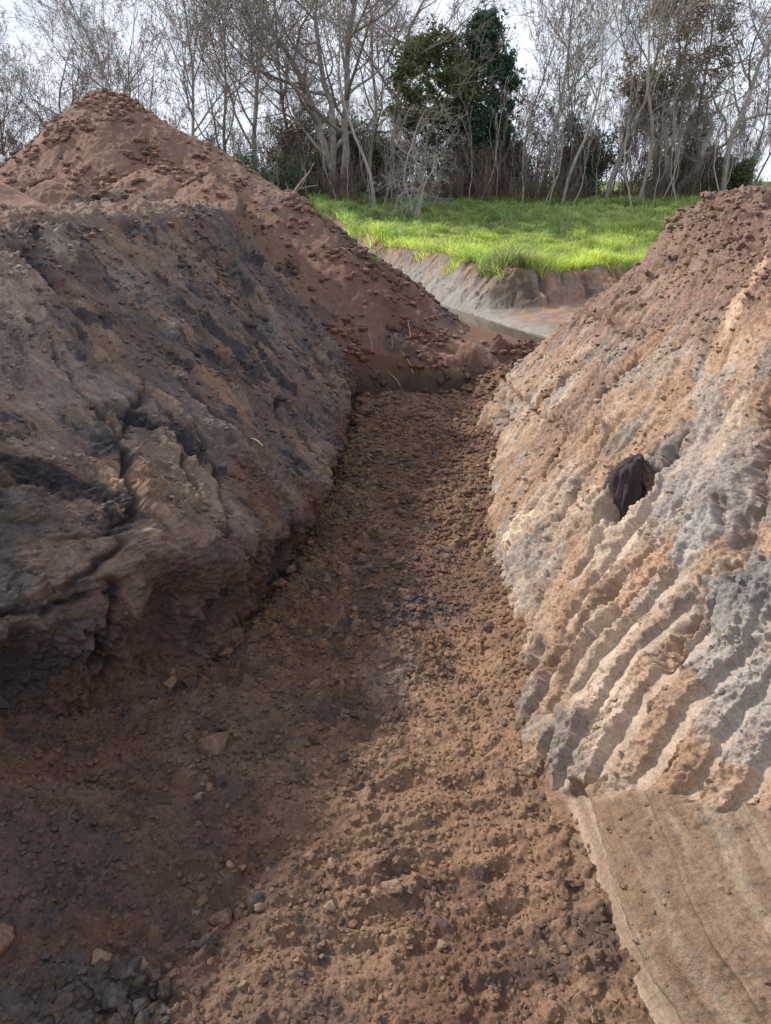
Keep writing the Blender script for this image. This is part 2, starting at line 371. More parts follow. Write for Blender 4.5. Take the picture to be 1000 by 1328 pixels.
    c = c * (1 + .25 * gn(g * 18, h * 2.5, 125) * slope + .12 * (i3 - .5))[..., None]
    A = (.75 + .25 * rough) * np.ones(Y.shape, F)
    # bedded into the heap behind at the far end, still at the buried foot
    P2 = P + n * D[..., None]
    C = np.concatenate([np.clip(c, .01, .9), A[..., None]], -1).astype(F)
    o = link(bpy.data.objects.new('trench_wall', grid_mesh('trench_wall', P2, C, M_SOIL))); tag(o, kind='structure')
    return P2, C
LP, LC = make_left()
print('left', LP.shape, time.time() - T0)

# ---- right wall ----------------------------------------------------------------
def make_right():
    st = []
    crest = {1.0: (3.6, -.55), 1.82: (3.5, -.5), 3.17: (3.1, -.45), 4.27: (3.0, -.40), 6.1: (3.25, -.34), 7.5: (3.75, -.46), 8.96: (4.15, -.34), 10.4: (4.45, -.26), 11.0: (4.45, -.30), 11.4: (4.5, -.45), 12.2: (4.8, -1.0), 13.0: (5.4, -1.8)}
    for y in sorted(crest):
        b = float(np.interp(y, RB_Y, RB_X)); cx, cz = crest[y]
        if y > 11: b += (y - 11) * 1.3
        hol = -.04 if y > 4 else -.02
        def q(t, up): return (lerp(b, cx, t) , lerp(-3.0, cz, t) + up)
        st.append((y, [(b - .25, -3.35), (b, -3.0), q(.12, .16), q(.35, .12), q(.65, hol + .05), q(.88, .05), (cx, cz), (cx + .7, cz - .03), (cx + 2.0, cz - .25), (cx + 4.2, -1.2), (cx + 6, -1.95)]))
    ys = row_steps(1.0, 13.0, .0070, 1.0, 4)
    P, Y, S = profile_surface(st, ys, 900, [2, 5, 14, 20, 18, 12, 9, 7, 4, 2])
    n = grid_normals(P, (-1, 0, 1))
    X, Z = P[..., 0], P[..., 2]
    k0 = np.argmin(np.abs(Z[:, :80] + 3.0), axis=1)
    S = S - S[np.arange(len(ys)), k0][:, None]                           # s = 0 at the foot
    cxs = np.interp(ys, sorted(crest), [crest[k][0] for k in sorted(crest)])[:, None]
    top = sstep(-.75, -.05, X - cxs + .35 * gn(Y * .9, S * .9, 130))
    wY = Y + .05 * fbm(Y * .9, S * .9, 2, 132) ; wS = S + .07 * fbm(Y * 1.3, S * 1.3, 2, 133)
    tilt = .84
    tl = lerp(.42, tilt, sstep(2.6, 6.5, Y)); g = wY - tl * wS; h = wS + .5 * wY
    # --- region masks
    idz = np.floor(g / .20); yc = 3.06 - .98 * S + .05 * fbm(S * 6, Y * 6, 3, 134) + .10 * gn(idz * 2.7, idz * 0 + .5, 174)
    low = sstep(.05, -.05, Y - yc)                                       # near corner: marks run along the trench
    mid = (1 - low) * (1 - top)
    nearm = sstep(5.2, 4.4, Y + .5 * gn(Y, S, 159)) * mid * sstep(1.75, 1.35, S + .2 * gn(Y * 2, S, 155))                                     # broad bucket-teeth marks
    D = .08 * fbm(Y * .6, S * .6, 3, 136) + .025 * fbm(g * 1.8, h * .5, 3, 137) * (1 - low)
    # broad tooth marks: flat scraped strips between crumbly ribs
    per = .20; ph = g / per + .30 * gn(h * .5, g * .9, 138); fr = ph - np.floor(ph)
    idp = np.floor(ph); wd = .54 + .25 * gn(idp * 5.3, h * .7, 131)
    e1 = .04 * fbm(h * 6, idp * 3.3, 3, 156); e2 = .09 * fbm(h * 9, idp * 4.1, 4, 157)
    strip = sstep(.0, .05, fr - e1) * sstep(.0, .05, wd - fr + e2)
    gap = sstep(-.05, .12, gn(idp * 3.7, h * 1.1, 139) + .20 + .25 * sstep(4.2, 3.2, Y) * sstep(.3, .7, S))
    strip = strip * gap
    rib = (1 - strip) * sstep(1.0, .85, fr)
    crm = ridged(Y * 7, S * 7, 4, 140)
    tr, ti, tj = torn(g, h, 70, .22)
    D = D + nearm * (-.034 * strip + rib * (.006 + .012 * crm))
    D = D + mid * (1 - strip * nearm) * tr * (.36 + .80 * sstep(-.3, .3, fbm(Y, S, 3, 158)))
    # finer marks farther along
    far = mid * (1 - nearm)
    D = D + far * (.014 * ridged(g * 3.4, h * .30, 3, 142) + .026 * gn(g * 9, h * .35, 143) - .045 * np.clip(1 - np.abs(gn(g * 4.3, h * .28, 141)) * 5, 0, 1) * sstep(-.1, .2, gn(g * .9, h * .7, 145)) + .018 * gn(g * 23, h * 1.2, 144))
    sl1 = np.floor((fbm(g * 1.8, h * .8, 3, 145) + 1) * 3.5) / 3.5
    D = D + far * .03 * (sl1 - 1)
    rough = sstep(-.15, .35, fbm(Y * 1.5, S * 1.7, 4, 146))
    c2, i2 = clods(wY, wS, .15, .40, 147); c3, i3 = clods(wY, wS, .07, .6, 148); c4, i4 = clods(wY, wS, .03, .75, 149)
    crumb = (mid * rough * (1 - .9 * strip * nearm))
    D = D + crumb * (c2 * .22 + c3 * .35 + c4 * .45) + mid * (1 - strip * nearm) * (c4 * .5 + .016 * fbm(Y * 16, S * 16, 4, 150, .65))
    D = D + top * (.17 * ridged(Y * 1.4, S * 1.4, 5, 151) + c2 * .45 + c3 * .8 + c4 * .8 + .02 * fbm(Y * 12, S * 12, 4, 180, .65) - .05)
    # --- low corner: long benches along the trench
    sb = S - .04 - .14 * (Y - 2.4) + .012 * gn(Y * 5, S * 5, 152)
    bench = .10 * sstep(.05, .07, sb) + .0 * sb
    D = D + low * (-.06 + .06 * sstep(-.10, -.08, sb) * sstep(.035, .015, sb) * sstep(2.9, 2.6, Y) + .03 * sstep(.02, .08, sb) * sstep(.13, .10, sb) - .01 * sstep(.12, .14, sb) + .10 * sstep(.310, .335, sb + .012 * gn(Y * 3, Y * 0, 8)))
    D = D + low * (.022 * sstep(.60, .615, sb + .02 * gn(Y * 2, Y * 0, 9)) - .02 * sstep(.72, .80, sb) + .028 * sstep(.93, .945, sb + .03 * gn(Y * 2, Y * 0, 10)) - .02 * sstep(1.05, 1.15, sb))
    ribl = sstep(.01, .05, sb) * sstep(.15, .115, sb)
    D = D + low * ribl * (.5 * c3 + .6 * c4 + .02 * crm)
    D = D + low * sstep(.33, .4, sb) * (.022 * ridged(sb * 6.5, Y * .35, 2, 153) + .012 * gn(sb * 24, Y * 1.2, 177) + .010 * fbm(Y * 10, S * 10, 4, 154) + c4 * .6 * sstep(-.2, .4, gn(Y * 4, S * 4, 178)) + c3 * .5 * sstep(.1, .4, gn(Y * 2, S * 3, 179)))
    smooth_low = low * (1 - ribl) * sstep(.345, .32, sb) * sstep(-.10, -.06, sb)
    # crumbs resting at the foot
    foot = sstep(.22, .0, S + .1 * gn(Y * 3, S * 3, 155)) * (1 - low)
    D = D + foot * (c2 * .5 + c3 * .5)
    # --- colours
    c = np.empty(P.shape, F); c[:] = TAN
    c = mixc(c, PALE, .8 * sstep(0, .45, fbm(g * 2.2, h * .8, 4, 160) + .05) * (1 - top))
    c = mixc(c, ORNG, .50 * sstep(.05, .45, fbm(g * 1.7, h * .6, 4, 162)) * (1 - top) * (1 - low))
    c = mixc(c, CLAY, .75 * sstep(.22, .5, fbm(g * 1.6, h * .9, 4, 164) - .04 + .12 * sstep(5.2, 3.2, Y) * sstep(.8, 1.4, S)) * (1 - top) * (1 - low))
    c = mixc(c, CLAYD, .5 * sstep(.35, .6, fbm(g * 2.6, h * 1.3, 4, 166)) * mid)
    # dark topsoil band under the crest, wider at the far end
    c = mixc(c, PURP, .85 * sstep(1.0, 0.3, (cxs - X) / np.clip(.48 * (Y - 4.0), .25, 3.0) + .5 * fbm(Y * 1.2, S * 1.2, 4, 168)))
    c = mixc(c, (.19, .124, .098), top * .7)
    c = mixc(c, RED, .5 * top * sstep(.1, .5, fbm(Y * 2, S * 2, 3, 169)))
    c = mixc(c, (.33, .265, .215), strip * nearm * .6)
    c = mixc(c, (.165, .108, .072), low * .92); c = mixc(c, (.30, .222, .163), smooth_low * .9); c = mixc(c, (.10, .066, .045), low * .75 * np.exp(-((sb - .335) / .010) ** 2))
    c = mixc(c, (.14, .095, .067), low * .5 * sstep(.1, .5, fbm(sb * 7, Y * .8, 4, 175))); c = mixc(c, (.25, .19, .14), low * .6 * sstep(.15, .45, fbm(sb * 9 + 5, Y * .7, 3, 176)))
    c = mixc(c, DRY, low * ribl * .7)
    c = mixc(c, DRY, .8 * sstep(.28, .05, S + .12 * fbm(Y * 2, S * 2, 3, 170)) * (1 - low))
    for (u, v, ry, rs, ang, col, k, dd) in [
        (740, 540, .8, .5, 30, PURP, .6, 0), (690, 470, .30, .14, 90, BLACK, .75, -.05), (725, 515, .28, .07, 60, CLAY, .95, .02), (700, 505, .12, .2, 0, CLAY, .8, 0), (715, 725, .10, .18, -40, CLAY, .9, -.02),
        (860, 590, .30, .12, 60, CLAYD, .85, -.03), (900, 640, .35, .3, 30, CLAY, .85, .02), (960, 640, .3, .4, 0, CLAYD, .6, .0), (950, 590, .35, .2, 30, CLAY, .6, 0), (970, 780, .25, .22, 0, (.18, .168, .16), .95, .05), (960, 860, .3, .2, 0, CLAY, .9, 0), (985, 940, .2, .2, 0, CLAY, .8, 0),
        (740, 960, .16, .16, 30, CLAYD, .8, .03), (700, 945, .12, .07, 60, CLAYD, .6, .02), (800, 900, .3, .15, 30, PALE, .8, .0), (680, 690, .22, .07, 90, (.52, .41, .29), .9, .03), (665, 780, .25, .12, 60, PALE, .85, 0), (800, 690, .35, .2, 30, PALE, .8, .02),
        (840, 740, .3, .15, 60, (.34, .22, .15), .8, -.04), (900, 430, .4, .12, 60, (.24, .17, .14), .7, -.04), (910, 700, .18, .14, 60, (.3, .28, .26), .8, .03), (640, 545, .35, .12, 90, (.36, .24, .16), .9, .04),
        (805, 490, .30, .10, 60, RED, .75, -.07), (560, 600, .2, .2, 0, RED, .5, 0), (980, 460, .4, .14, 60, (.33, .215, .145), .7, .05), (870, 470, .3, .10, 60, CLAY, .6, 0), (770, 560, .14, .12, 0, RED, .6, -.03), (965, 380, .4, .14, 60, (.45, .31, .22), .8, 0)]:
        m = patch(Y, S, P, u, v, ry, rs, ang, int(u) % 11)
        c = mixc(c, col, m * k); D = D + dd * m
    # hollow the dark block fell from, and the deep gullies
    m = patch(Y, S, P, 812, 640, .24, .16, 55, 3, .3); D = D - .16 * m; c = mixc(c, (.13, .075, .055), m * .8)
    for pts, w, dp in [([(960, 760), (975, 640), (1000, 520)], .05, .12), ([(700, 700), (745, 660), (790, 560)], .03, .06), ([(870, 860), (910, 800), (940, 740)], .04, .10), ([(640, 600), (655, 540), (660, 500)], .04, .10), ([(840, 440), (870, 380), (900, 330)], .04, .08), ([(780, 700), (830, 650), (890, 560)], .03, .06), ([(940, 680), (935, 640)], .03, .08), ([(700, 640), (740, 560), (790, 480)], .03, .06), ([(690, 900), (760, 840), (800, 760)], .035, .07)]:
        q = [coord(P, Y, S, *p) for p in pts]
        d, _, _ = seg_dist(Y + .05 * fbm(Y * 5, S * 5, 3, 171), S + .05 * fbm(Y * 5, S * 5, 3, 172), q)
        m = np.exp(-(d / w) ** 2).astype(F); D = D - dp * m * (1 - low); c = mixc(c, (.2, .13, .1), m * .4)
        D = D + .02 * np.exp(-((d - w * 2.6) / (w * 1.6)) ** 2) * (1 - low)
    c = c * (1 + (.20 * gn(g * 16, h * 1.6, 173) + .22 * gn(g * 7, h * .5, 174)) * mid * (1 - .7 * strip * nearm) + .14 * (i3 - .5) * (1 - smooth_low))[..., None]
    A = np.clip(.95 - .75 * strip * nearm - .75 * smooth_low, .12, 1) * np.ones(Y.shape, F)
    P2 = P + n * D[..., None]
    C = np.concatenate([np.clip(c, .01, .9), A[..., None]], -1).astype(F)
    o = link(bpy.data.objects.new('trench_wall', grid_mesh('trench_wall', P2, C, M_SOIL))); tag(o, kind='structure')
    return P2, C, P, Y, S, n
RP, RC, RB0, RY_, RS_, RN = make_right()
print('right', RP.shape, time.time() - T0)

# ================================================================== GROUND, DITCH
EDGE = [(-12, 60), (-5.4, 40), (-1.5, 28.2), (1.2, 20.5), (2.15, 17.0), (2.75, 16.2), (3.6, 16.6), (4.9, 17.4), (9, 19), (30, 26)]
WLINE = [(-12.9, 60), (-6.3, 40), (-2.4, 28.0), (.62, 19.7), (1.65, 16.1), (2.46, 14.1), (3.2, 12.4), (4.4, 9.6)]   # far edge of the water
def ground_h(x, y, full=False):
    x = np.asarray(x, F); y = np.asarray(y, F)
    d, side, tt = seg_dist(x, y, EDGE)
    d = d * np.where(side == 0, 1, side)                                 # + on the ditch side (right of the direction)
    d = d + .16 * fbm(x * .8, y * .8, 3, 180)
    field = GRASS + .95 * sstep(23, 35, y) + .25 * sstep(20, 40, y) * sstep(0, 20, x) + .06 * fbm(x * .5, y * .5, 3, 181) + .10 * sstep(.3, .7, fbm(x * .35, y * .35, 2, 182) + .2)
    bank = np.clip(d / 1.0, 0, 1); bank = .55 * bank + .45 * sstep(0, .9, d)
    dw, sw, _ = seg_dist(x, y, WLINE); dw = dw * np.where(sw == 0, 1, sw) + .07 * fbm(x * 2, y * 2, 3, 184)
    zd = WATER + .04 + .10 * np.clip(-dw, 0, 1.5) + .03 * fbm(x * 2, y * 2, 2, 183) - .16 * sstep(-.05, .2, dw)
    near_top = lerp(GRASS - .05, -2.38, sstep(-3.0, -.2, x) * sstep(6, 4.5, x))
    zd = lerp(zd, near_top, sstep(.5, 1.0, dw))
    z = lerp(field, zd, bank)
    back = sstep(.6, 1.2, dw)
    # the trench is sunk in the ground
    tr = sstep(3.6, 2.8, np.abs(x - .1)) * sstep(11.9, 11.3, y) * sstep(-1.5, -.8, y)
    z = lerp(z, FLOOR - .45, tr)
    if full: return z, d, bank, back
    return z
def make_ground():
    def axis(a, b, c, d, fine, mid, big, far):
        xs = [-far]
        while xs[-1] < a: xs.append(min(a, xs[-1] + max(mid, abs(xs[-1] - a) * .18)))
        while xs[-1] < b: xs.append(xs[-1] + mid)
        while xs[-1] < c: xs.append(xs[-1] + fine)
        while xs[-1] < d: xs.append(xs[-1] + mid)
        while xs[-1] < far: xs.append(xs[-1] + max(mid, abs(xs[-1] - d) * .18))
        return np.array(xs, F)
    xs = axis(-16, -2, 6.5, 18, .028, .12, 1, 1500); ys = axis(-4, 12.5, 24, 45, .035, .15, 1, 1500)
    X, Y = np.meshgrid(xs, ys)
    Z, d, bank, back = ground_h(X, Y, True)
    # bank torn by the bucket: short ribs down the face
    on = sstep(.02, .2, d) * sstep(.95, .75, d)
    nr = (Y < 30) & (Y > 11)
    _, _, run = seg_dist(X, Y, EDGE); run = run.astype(F)
    ribs = ridged(run * 3.4 + .7 * d, d * .6, 3, 185) + .5 * fbm(run * 2.3, d * 1.4, 3, 186)
    tn, t1, t2 = torn(Y + .6 * X, d * 1.6, 62, .5)
    Z = Z + on * nr * (.075 * ribs + .05 * fbm(X * 4, Y * 4, 5, 187, .65) + tn * 1.6)
    Z = Z + sstep(-.3, -.02, d) * sstep(.12, 0, d) * nr * .10 * fbm(X * 3, Y * 3, 4, 191)
    X = X + (on * nr * .06 * ribs).astype(F)
    C = np.empty(X.shape + (4,), F); c = C[..., :3]; c[:] = (.10, .13, .035)
    c = mixc(c, (.19, .16, .08), .5 * sstep(0, .5, fbm(X * .8, Y * .8, 3, 188)))
    bk = sstep(.0, .12, d)
    earth = np.empty(X.shape + (3,), F); earth[:] = (.19, .138, .10)
    earth = mixc(earth, (.27, .165, .115), sstep(-.1, .4, fbm(X * 1.2, Y * 1.2, 3, 189) + .35 * sstep(2.2, 3.4, X)))
    earth = mixc(earth, CLAYD, .7 * sstep(.05, .4, fbm(X * 2.5, Y * 2.5, 4, 190)))
    earth = mixc(earth, (.085, .068, .055), .85 * sstep(.95, .1, ribs + .4 * fbm(X * 5, Y * 5, 3, 193)) * on)
    dwl, swl, _ = seg_dist(X, Y, WLINE); earth = mixc(earth, (.24, .225, .205), sstep(.60, .15, dwl + .15 * fbm(X * 2.5, Y * 2.5, 3, 192)) * .85)
    earth = mixc(earth, (.13, .11, .08), .8 * sstep(.18, .02, d))
    c = c + (earth - c) * bk[..., None]
    c = mixc(c, FLOORC, back)
    C[..., :3] = c; C[..., 3] = .8
    P = np.stack([X, Y, Z], -1)
    o = link(bpy.data.objects.new('ground', grid_mesh('ground', P, C, M_SOILF))); tag(o, kind='structure')
make_ground()
# water in the ditch: a slab cut to the channel
def make_water():
    m, nt, b, out = new_mat('ditch_water')
    b.inputs['Base Color'].default_value = (.10, .085, .06, 1); b.inputs['Roughness'].default_value = .06; b.inputs['IOR'].default_value = 1.33
    b.inputs['Specular IOR Level'].default_value = .6
    n = nt.nodes.new('ShaderNodeTexNoise'); n.inputs['Scale'].default_value = 7; bp = nt.nodes.new('ShaderNodeBump'); bp.inputs['Strength'].default_value = .08; bp.inputs['Distance'].default_value = .02
    g = nt.nodes.new('ShaderNodeNewGeometry'); nt.links.new(g.outputs['Position'], n.inputs['Vector']); nt.links.new(n.outputs[0], bp.inputs['Height']); nt.links.new(bp.outputs[0], b.inputs['Normal'])
    ctr = [(x - .32, y - .10) for x, y in WLINE[:-1]]
    w = .45; V = []
    for i, (x, y) in enumerate(ctr):
        a = ctr[max(i - 1, 0)]; c = ctr[min(i + 1, len(ctr) - 1)]
        t = Vector((c[0] - a[0], c[1] - a[1])).normalized(); nx, ny = -t.y, t.x
        for s in (-1, 1): V.append((x + nx * w * s, y + ny * w * s, WATER))
    Fc = [(2 * i, 2 * i + 2, 2 * i + 3, 2 * i + 1) for i in range(len(ctr) - 1)]
    o = link(bpy.data.objects.new('water', mesh_arrays('water', np.array(V), np.array(Fc), 4, m))); tag(o, kind='structure')
make_water()
print('ground', time.time() - T0)

# ================================================================== SPOIL HEAPS
def heap_mesh(name, x0, x1, y0, y1, step, hfun, cfun, loc):
    xs = np.arange(x0, x1, step, dtype=F)
    ys = [y0]
    while ys[-1] < y1: ys.append(ys[-1] + step)
    ys = np.array(ys, F)
    X, Y = np.meshgrid(xs, ys)
    Z, ex = hfun(X, Y)
    keep = Z > (ground_h(X, Y) - .35)
    Zc = np.maximum(Z, ground_h(X, Y) - .35)
    C = cfun(X, Y, Z, ex)
    P = np.stack([X, Y, Zc], -1)
    r, c = X.shape; i = np.arange(r * c, dtype=np.int32).reshape(r, c)
    f = np.stack([i[:-1, :-1], i[:-1, 1:], i[1:, 1:], i[1:, :-1]], -1).reshape(-1, 4)
    k = keep[:-1, :-1] | keep[:-1, 1:] | keep[1:, 1:] | keep[1:, :-1]
    f = f[k.ravel()]
    used = np.zeros(r * c, bool); used[f.ravel()] = True; re = np.cumsum(used) - 1
    V = P.reshape(-1, 3)[used] - np.array(loc, F)
    me = mesh_arrays(name, V, re[f], 4, M_SOIL, True, C.reshape(-1, 4)[used])
    o = link(bpy.data.objects.new(name, me)); o.location = loc
    return o, P, C, keep
R3 = [(-9.5, 17.5, -.6), (-7.6, 16.6, -.25), (-6.6, 16.2, .40), (-5.9, 16.1, .92), (-5.3, 16.0, 1.55), (-4.95, 15.95, 1.42), (-4.0, 15.6, .92), (-3.0, 15.1, .47), (-2.1, 14.5, -.06), (-1.35, 14.0, -.52), (-.65, 13.5, -1.08), (0, 13.0, -1.60), (.44, 12.6, -2.06), (.85, 12.3, -2.34), (1.24, 12.1, -2.46), (1.94, 12.0, -2.58), (2.9, 12.0, -2.72), (3.6, 12.1, -2.9)]
def ridge_field(X, Y, R, front, rear):
    """height as the envelope of slopes falling away from a ridge line"""
    best = np.full(X.shape, -1e9, F); fr = np.zeros(X.shape, F)
    # resample the ridge finely
    rx = np.array([p[0] for p in R]); ry = np.array([p[1] for p in R]); rz = np.array([p[2] for p in R])
    L = np.concatenate([[0], np.cumsum(np.hypot(np.diff(rx), np.diff(ry)))]); t = np.linspace(0, L[-1], int(L[-1] / .22))
    for x, y, z in zip(np.interp(t, L, rx), np.interp(t, L, ry), np.interp(t, L, rz)):
        dx = X - x; dy = Y - y; d = np.sqrt(dx * dx + dy * dy + .02)
        f = sstep(.3, -.3, dy / (d + .01))
        k = front(x) * f + rear * (1 - f)
        h = z - k * (d - .14)
        best = np.maximum(best, h.astype(F)); 
    return best
def main_heap_h(X, Y):
    wx = X + .25 * gn(X * .7, Y * .7, 200); wy = Y + .25 * gn(X * .7, Y * .7, 201)
    Z = ridge_field(wx, wy, R3, lambda x: .70 + .35 * float(sstep(-1.2, .3, x)), .80)
    # secondary hummocks on the near flank
    for (x, y, z, r) in [(-4.75, 12.2, .02, 1.0), (-2.75, 12.6, .12, .9), (-6.4, 12.4, -.15, 1.2), (-3.7, 13.2, .22, .9)]:
        Z = np.maximum(Z, z - .62 * (np.sqrt((wx - x) ** 2 + (wy - y) ** 2 + .06) - .2) - 2.2 * np.clip(wx + 2.3, 0, 3))
    # cut foot facing the trench
    cut = 11.0 + .12 * gn(X * 1.2, Y * .2, 202) + .35 * sstep(.9, 1.9, X)
    Z = np.where(X > -1.8, Z + .28 * sstep(cut + .9, cut + .35, Y), Z)
    Z = Z - 3.5 * np.clip(cut - Y, 0, 1) * (X > -1.8)
    rough = sstep(-.25, .5, fbm(X * .9, Y * .9, 3, 204) + .12)
    c1, i1 = clods(wx, wy, .22, .10, 205); c2, i2 = clods(wx, wy, .10, .40, 206); c3, i3 = clods(wx, wy, .055, .75, 207)
    rill = ridged(X * 2.2 + .4 * gn(X, Y, 209), Y * .6, 3, 208)
    Z = Z + .07 * fbm(X * .8, Y * .8, 3, 210) + .020 * rill + (c1 * .55 + c2 * .6) * rough + c3 * (.35 + .6 * rough) + .02 * fbm(X * 7, Y * 7, 4, 211) + .05 * ridged(X * 1.6, Y * 1.6, 4, 212) * sstep(-1.5, 0, X)
    return Z.astype(F), (rough, i2, c2 + c1, c3)
def main_heap_c(X, Y, Z, ex):
    rough, i2, c2, c3 = ex
    C = np.empty(X.shape + (4,), F); c = C[..., :3]; c[:] = (.165, .100, .072)
    c = mixc(c, (.215, .138, .102), .7 * sstep(-.2, .4, fbm(X * .6, Y * .6, 3, 220)))
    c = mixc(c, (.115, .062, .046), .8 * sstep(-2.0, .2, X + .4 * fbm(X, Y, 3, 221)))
    c = mixc(c, (.26, .175, .14), .55 * sstep(.1, .4, fbm(X * 1.4, Y * 1.4, 3, 222)) * sstep(.2, 1.2, X))
    c = mixc(c, BLACK, .5 * sstep(.35, .6, fbm(X * 1.6, Z * 1.6, 4, 223)))
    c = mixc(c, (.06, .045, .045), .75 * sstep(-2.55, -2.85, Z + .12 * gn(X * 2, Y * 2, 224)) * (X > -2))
    on = sstep(.01, .03, c2); c = mixc(c, (.12, .07, .06), on * (i2 < .3) * .5)
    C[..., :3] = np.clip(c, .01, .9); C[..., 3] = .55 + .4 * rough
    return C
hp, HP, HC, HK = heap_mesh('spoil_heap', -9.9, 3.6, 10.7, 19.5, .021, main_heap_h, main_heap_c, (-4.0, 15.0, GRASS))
tag(hp, 'tall pointed heap of reddish brown soil closing off the far end of the trench', 'soil heap', 'heaps of dug soil')
def small_h(X, Y):
    wx = X + .15 * gn(X * .9, Y * .9, 230); wy = Y + .15 * gn(X * .9, Y * .9, 231)
    Z = ridge_field(wx, wy, [(-8.0, 11.0, .1), (-6.7, 10.4, .42), (-5.55, 9.9, .30), (-4.9, 9.7, .06), (-4.3, 9.5, -.20)], lambda x: .62, .62)
    c2, i2 = clods(wx, wy, .15, .3, 232); c3, i3 = clods(wx, wy, .07, .5, 233)
    r = sstep(0, .4, fbm(X * .9, Y * .9, 3, 234))
    return (Z + .05 * fbm(X * 1.2, Y * 1.2, 3, 235) + c2 * .6 * r + c3 * .6).astype(F), (r, i2, c2, c3)
def small_c(X, Y, Z, ex):
    C = main_heap_c(X, Y, Z + 5, ex); C[..., :3] = mixc(C[..., :3], (.27, .165, .12), np.full(X.shape, .6)); return C
h2, _, _, _ = heap_mesh('spoil_heap', -9.5, -3.3, 7.8, 12.2, .028, small_h, small_c, (-5.4, 9.9, GRASS))
tag(h2, 'low smooth brown soil heap at the left edge, in front of the tall pointed one', 'soil heap', 'heaps of dug soil')
print('heaps', HP.shape, time.time() - T0)

# ================================================================== SOIL CLODS
def ico(sub):
    import bmesh
    bm = bmesh.new(); bmesh.ops.create_icosphere(bm, subdivisions=sub, radius=1)
    V = np.array([v.co[:] for v in bm.verts], F); Fc = np.array([[v.index for v in f.verts] for f in bm.faces], np.int32); bm.free(); return V, Fc
IV, IF = ico(4); JV, JF = ico(1)
def clod_shape(V, seed, npl=13, soft=.0):
    r = np.random.default_rng(seed); N = r.normal(size=(npl, 3)); N /= np.linalg.norm(N, axis=1, keepdims=True)
    dd = r.uniform(.62, 1.0, npl); c = V @ N.T; q = np.where(c > .05, dd / np.maximum(c, .05), 9).min(1)
    q = np.minimum(q, 1.25)
    q = q * (1 + .10 * fbm(V[:, 0] * 2.6 + V[:, 2] * 1.7 + seed, V[:, 1] * 2.6 - V[:, 2] * 1.9, 4, seed % 60))
    return (V * q[:, None] * np.array([1, r.uniform(.7, 1), r.uniform(.5, .8)])).astype(F)
def tint(V, col, seed):
    r = np.random.default_rng(seed); n = fbm(V[:, 0] * 2 + seed, V[:, 1] * 2 + V[:, 2], 3, seed % 40)[:, None]
    c = np.array(col, F)[None] * (1 + .25 * n); return np.concatenate([c, np.full((len(V), 1), .9)], 1).astype(F)
CLODM = {}
for nm, col in (('brown', (.155, .092, .063)), ('dry', (.21, .14, .095)), ('dark', (.070, .052, .044)), ('grey', (.078, .069, .065))):
    CLODM[nm] = [mesh_arrays('soil_clod', (lambda V: V)(clod_shape(IV, 300 + 17 * k)), IF, 3, M_SOIL, True, tint(IV, col, k)) for k in range(7)]
def place_clod(x, y, s, kind, label, group, z=None, sink=.25):
    o = bpy.data.objects.new('soil_clod', random.choice(CLODM[kind])); link(o)
    zz = float(floor_h(np.array([x], F), np.array([y], F))[0]) if z is None else z
    o.location = (x, y, zz + s * (.55 - sink)); o.scale = (s, s * random.uniform(.8, 1.1), s * random.uniform(.75, 1.1))
    o.rotation_euler = (random.uniform(-.35, .35), random.uniform(-.35, .35), random.uniform(0, 6.28))
    tag(o, label, 'clod', group); return o
# single clods one can point at
for (u, v, s, kind, label) in [
    (466, 1014, .036, 'dark', 'small dark clod alone in the middle of the trench floor'),
    (362, 762, .075, 'brown', 'upright brown clod at the foot of the left wall beside a hollow under it'),
    (300, 822, .10, 'brown', 'flat-topped brown clod leaning near the foot of the left wall'),
    (246, 876, .07, 'dark', 'greyish clod on the edge of loose soil under the left wall'),
    (266, 1217, .045, 'dark', 'nearly black clod at the border of the brown and the yellow-brown soil'),
    (285, 1176, .055, 'brown', 'flat brown slab of soil beside the dark lump in the foreground'),
    (330, 1168, .055, 'grey', 'tilted grey slab of clay standing on edge in the foreground'),
    (6, 1245, .07, 'brown', 'large brown clod with a dark underside at the left edge of the foreground'),
    (130, 1238, .055, 'dry', 'ochre clod just behind the pile of dark grey clods'),
    (178, 1238, .045, 'dry', 'second ochre clod behind the dark grey pile, further from the left edge'),
    (147, 1290, .060, 'grey', 'round grey clod that is the largest in the pile of dark grey clods'),
    (508, 1150, .045, 'dry', 'pale broken clod on the yellow-brown foreground soil'),
    (430, 1123, .030, 'dry', 'small pale flat clod above the yellow-brown foreground soil'),
    (826, 1215, .035, 'dry', 'tan clod resting beside the smooth scraped band at the lower right'),
    (275, 965, .10, 'brown', 'broad brown clod half buried in the loose slope at the left foreground'),
    (505, 722, .065, 'brown', 'brown clod lying in the middle of the trench halfway along'),
    (525, 640, .09, 'brown', 'rounded brown hump of a clod further down the middle of the trench'),
    (405, 600, .14, 'brown', 'big dark brown clod under the overhanging far corner of the left wall'),
    (460, 545, .12, 'dark', 'dark clod on the spill of loose soil at the far left of the trench'),
]:
    x, y = at_z(u, v, FLOOR + .05); place_clod(x, y, s, kind, label, 'single clods in the trench')
n_cl = 0
def scatter(n, us, vs, smin, smax, kinds, label, group):
    global n_cl
    k = 0
    while k < n:
        u = random.uniform(*us); v = random.uniform(*vs); x, y = at_z(u, v, FLOOR + .05)
        if x < np.interp(y, LB_Y, LB_X) + .03 or x > np.interp(y, RB_Y, RB_X) - .03 or y > 11: continue
        s = smin + (smax - smin) * random.random() ** 2.2
        place_clod(x, y, s, random.choice(kinds), label, group); k += 1; n_cl += 1
scatter(85, (45, 215), (1240, 1328), .014, .046, ['grey', 'dark', 'dark'], 'dark clod in the small pile at the bottom left corner', 'dark clods piled in the near corner')
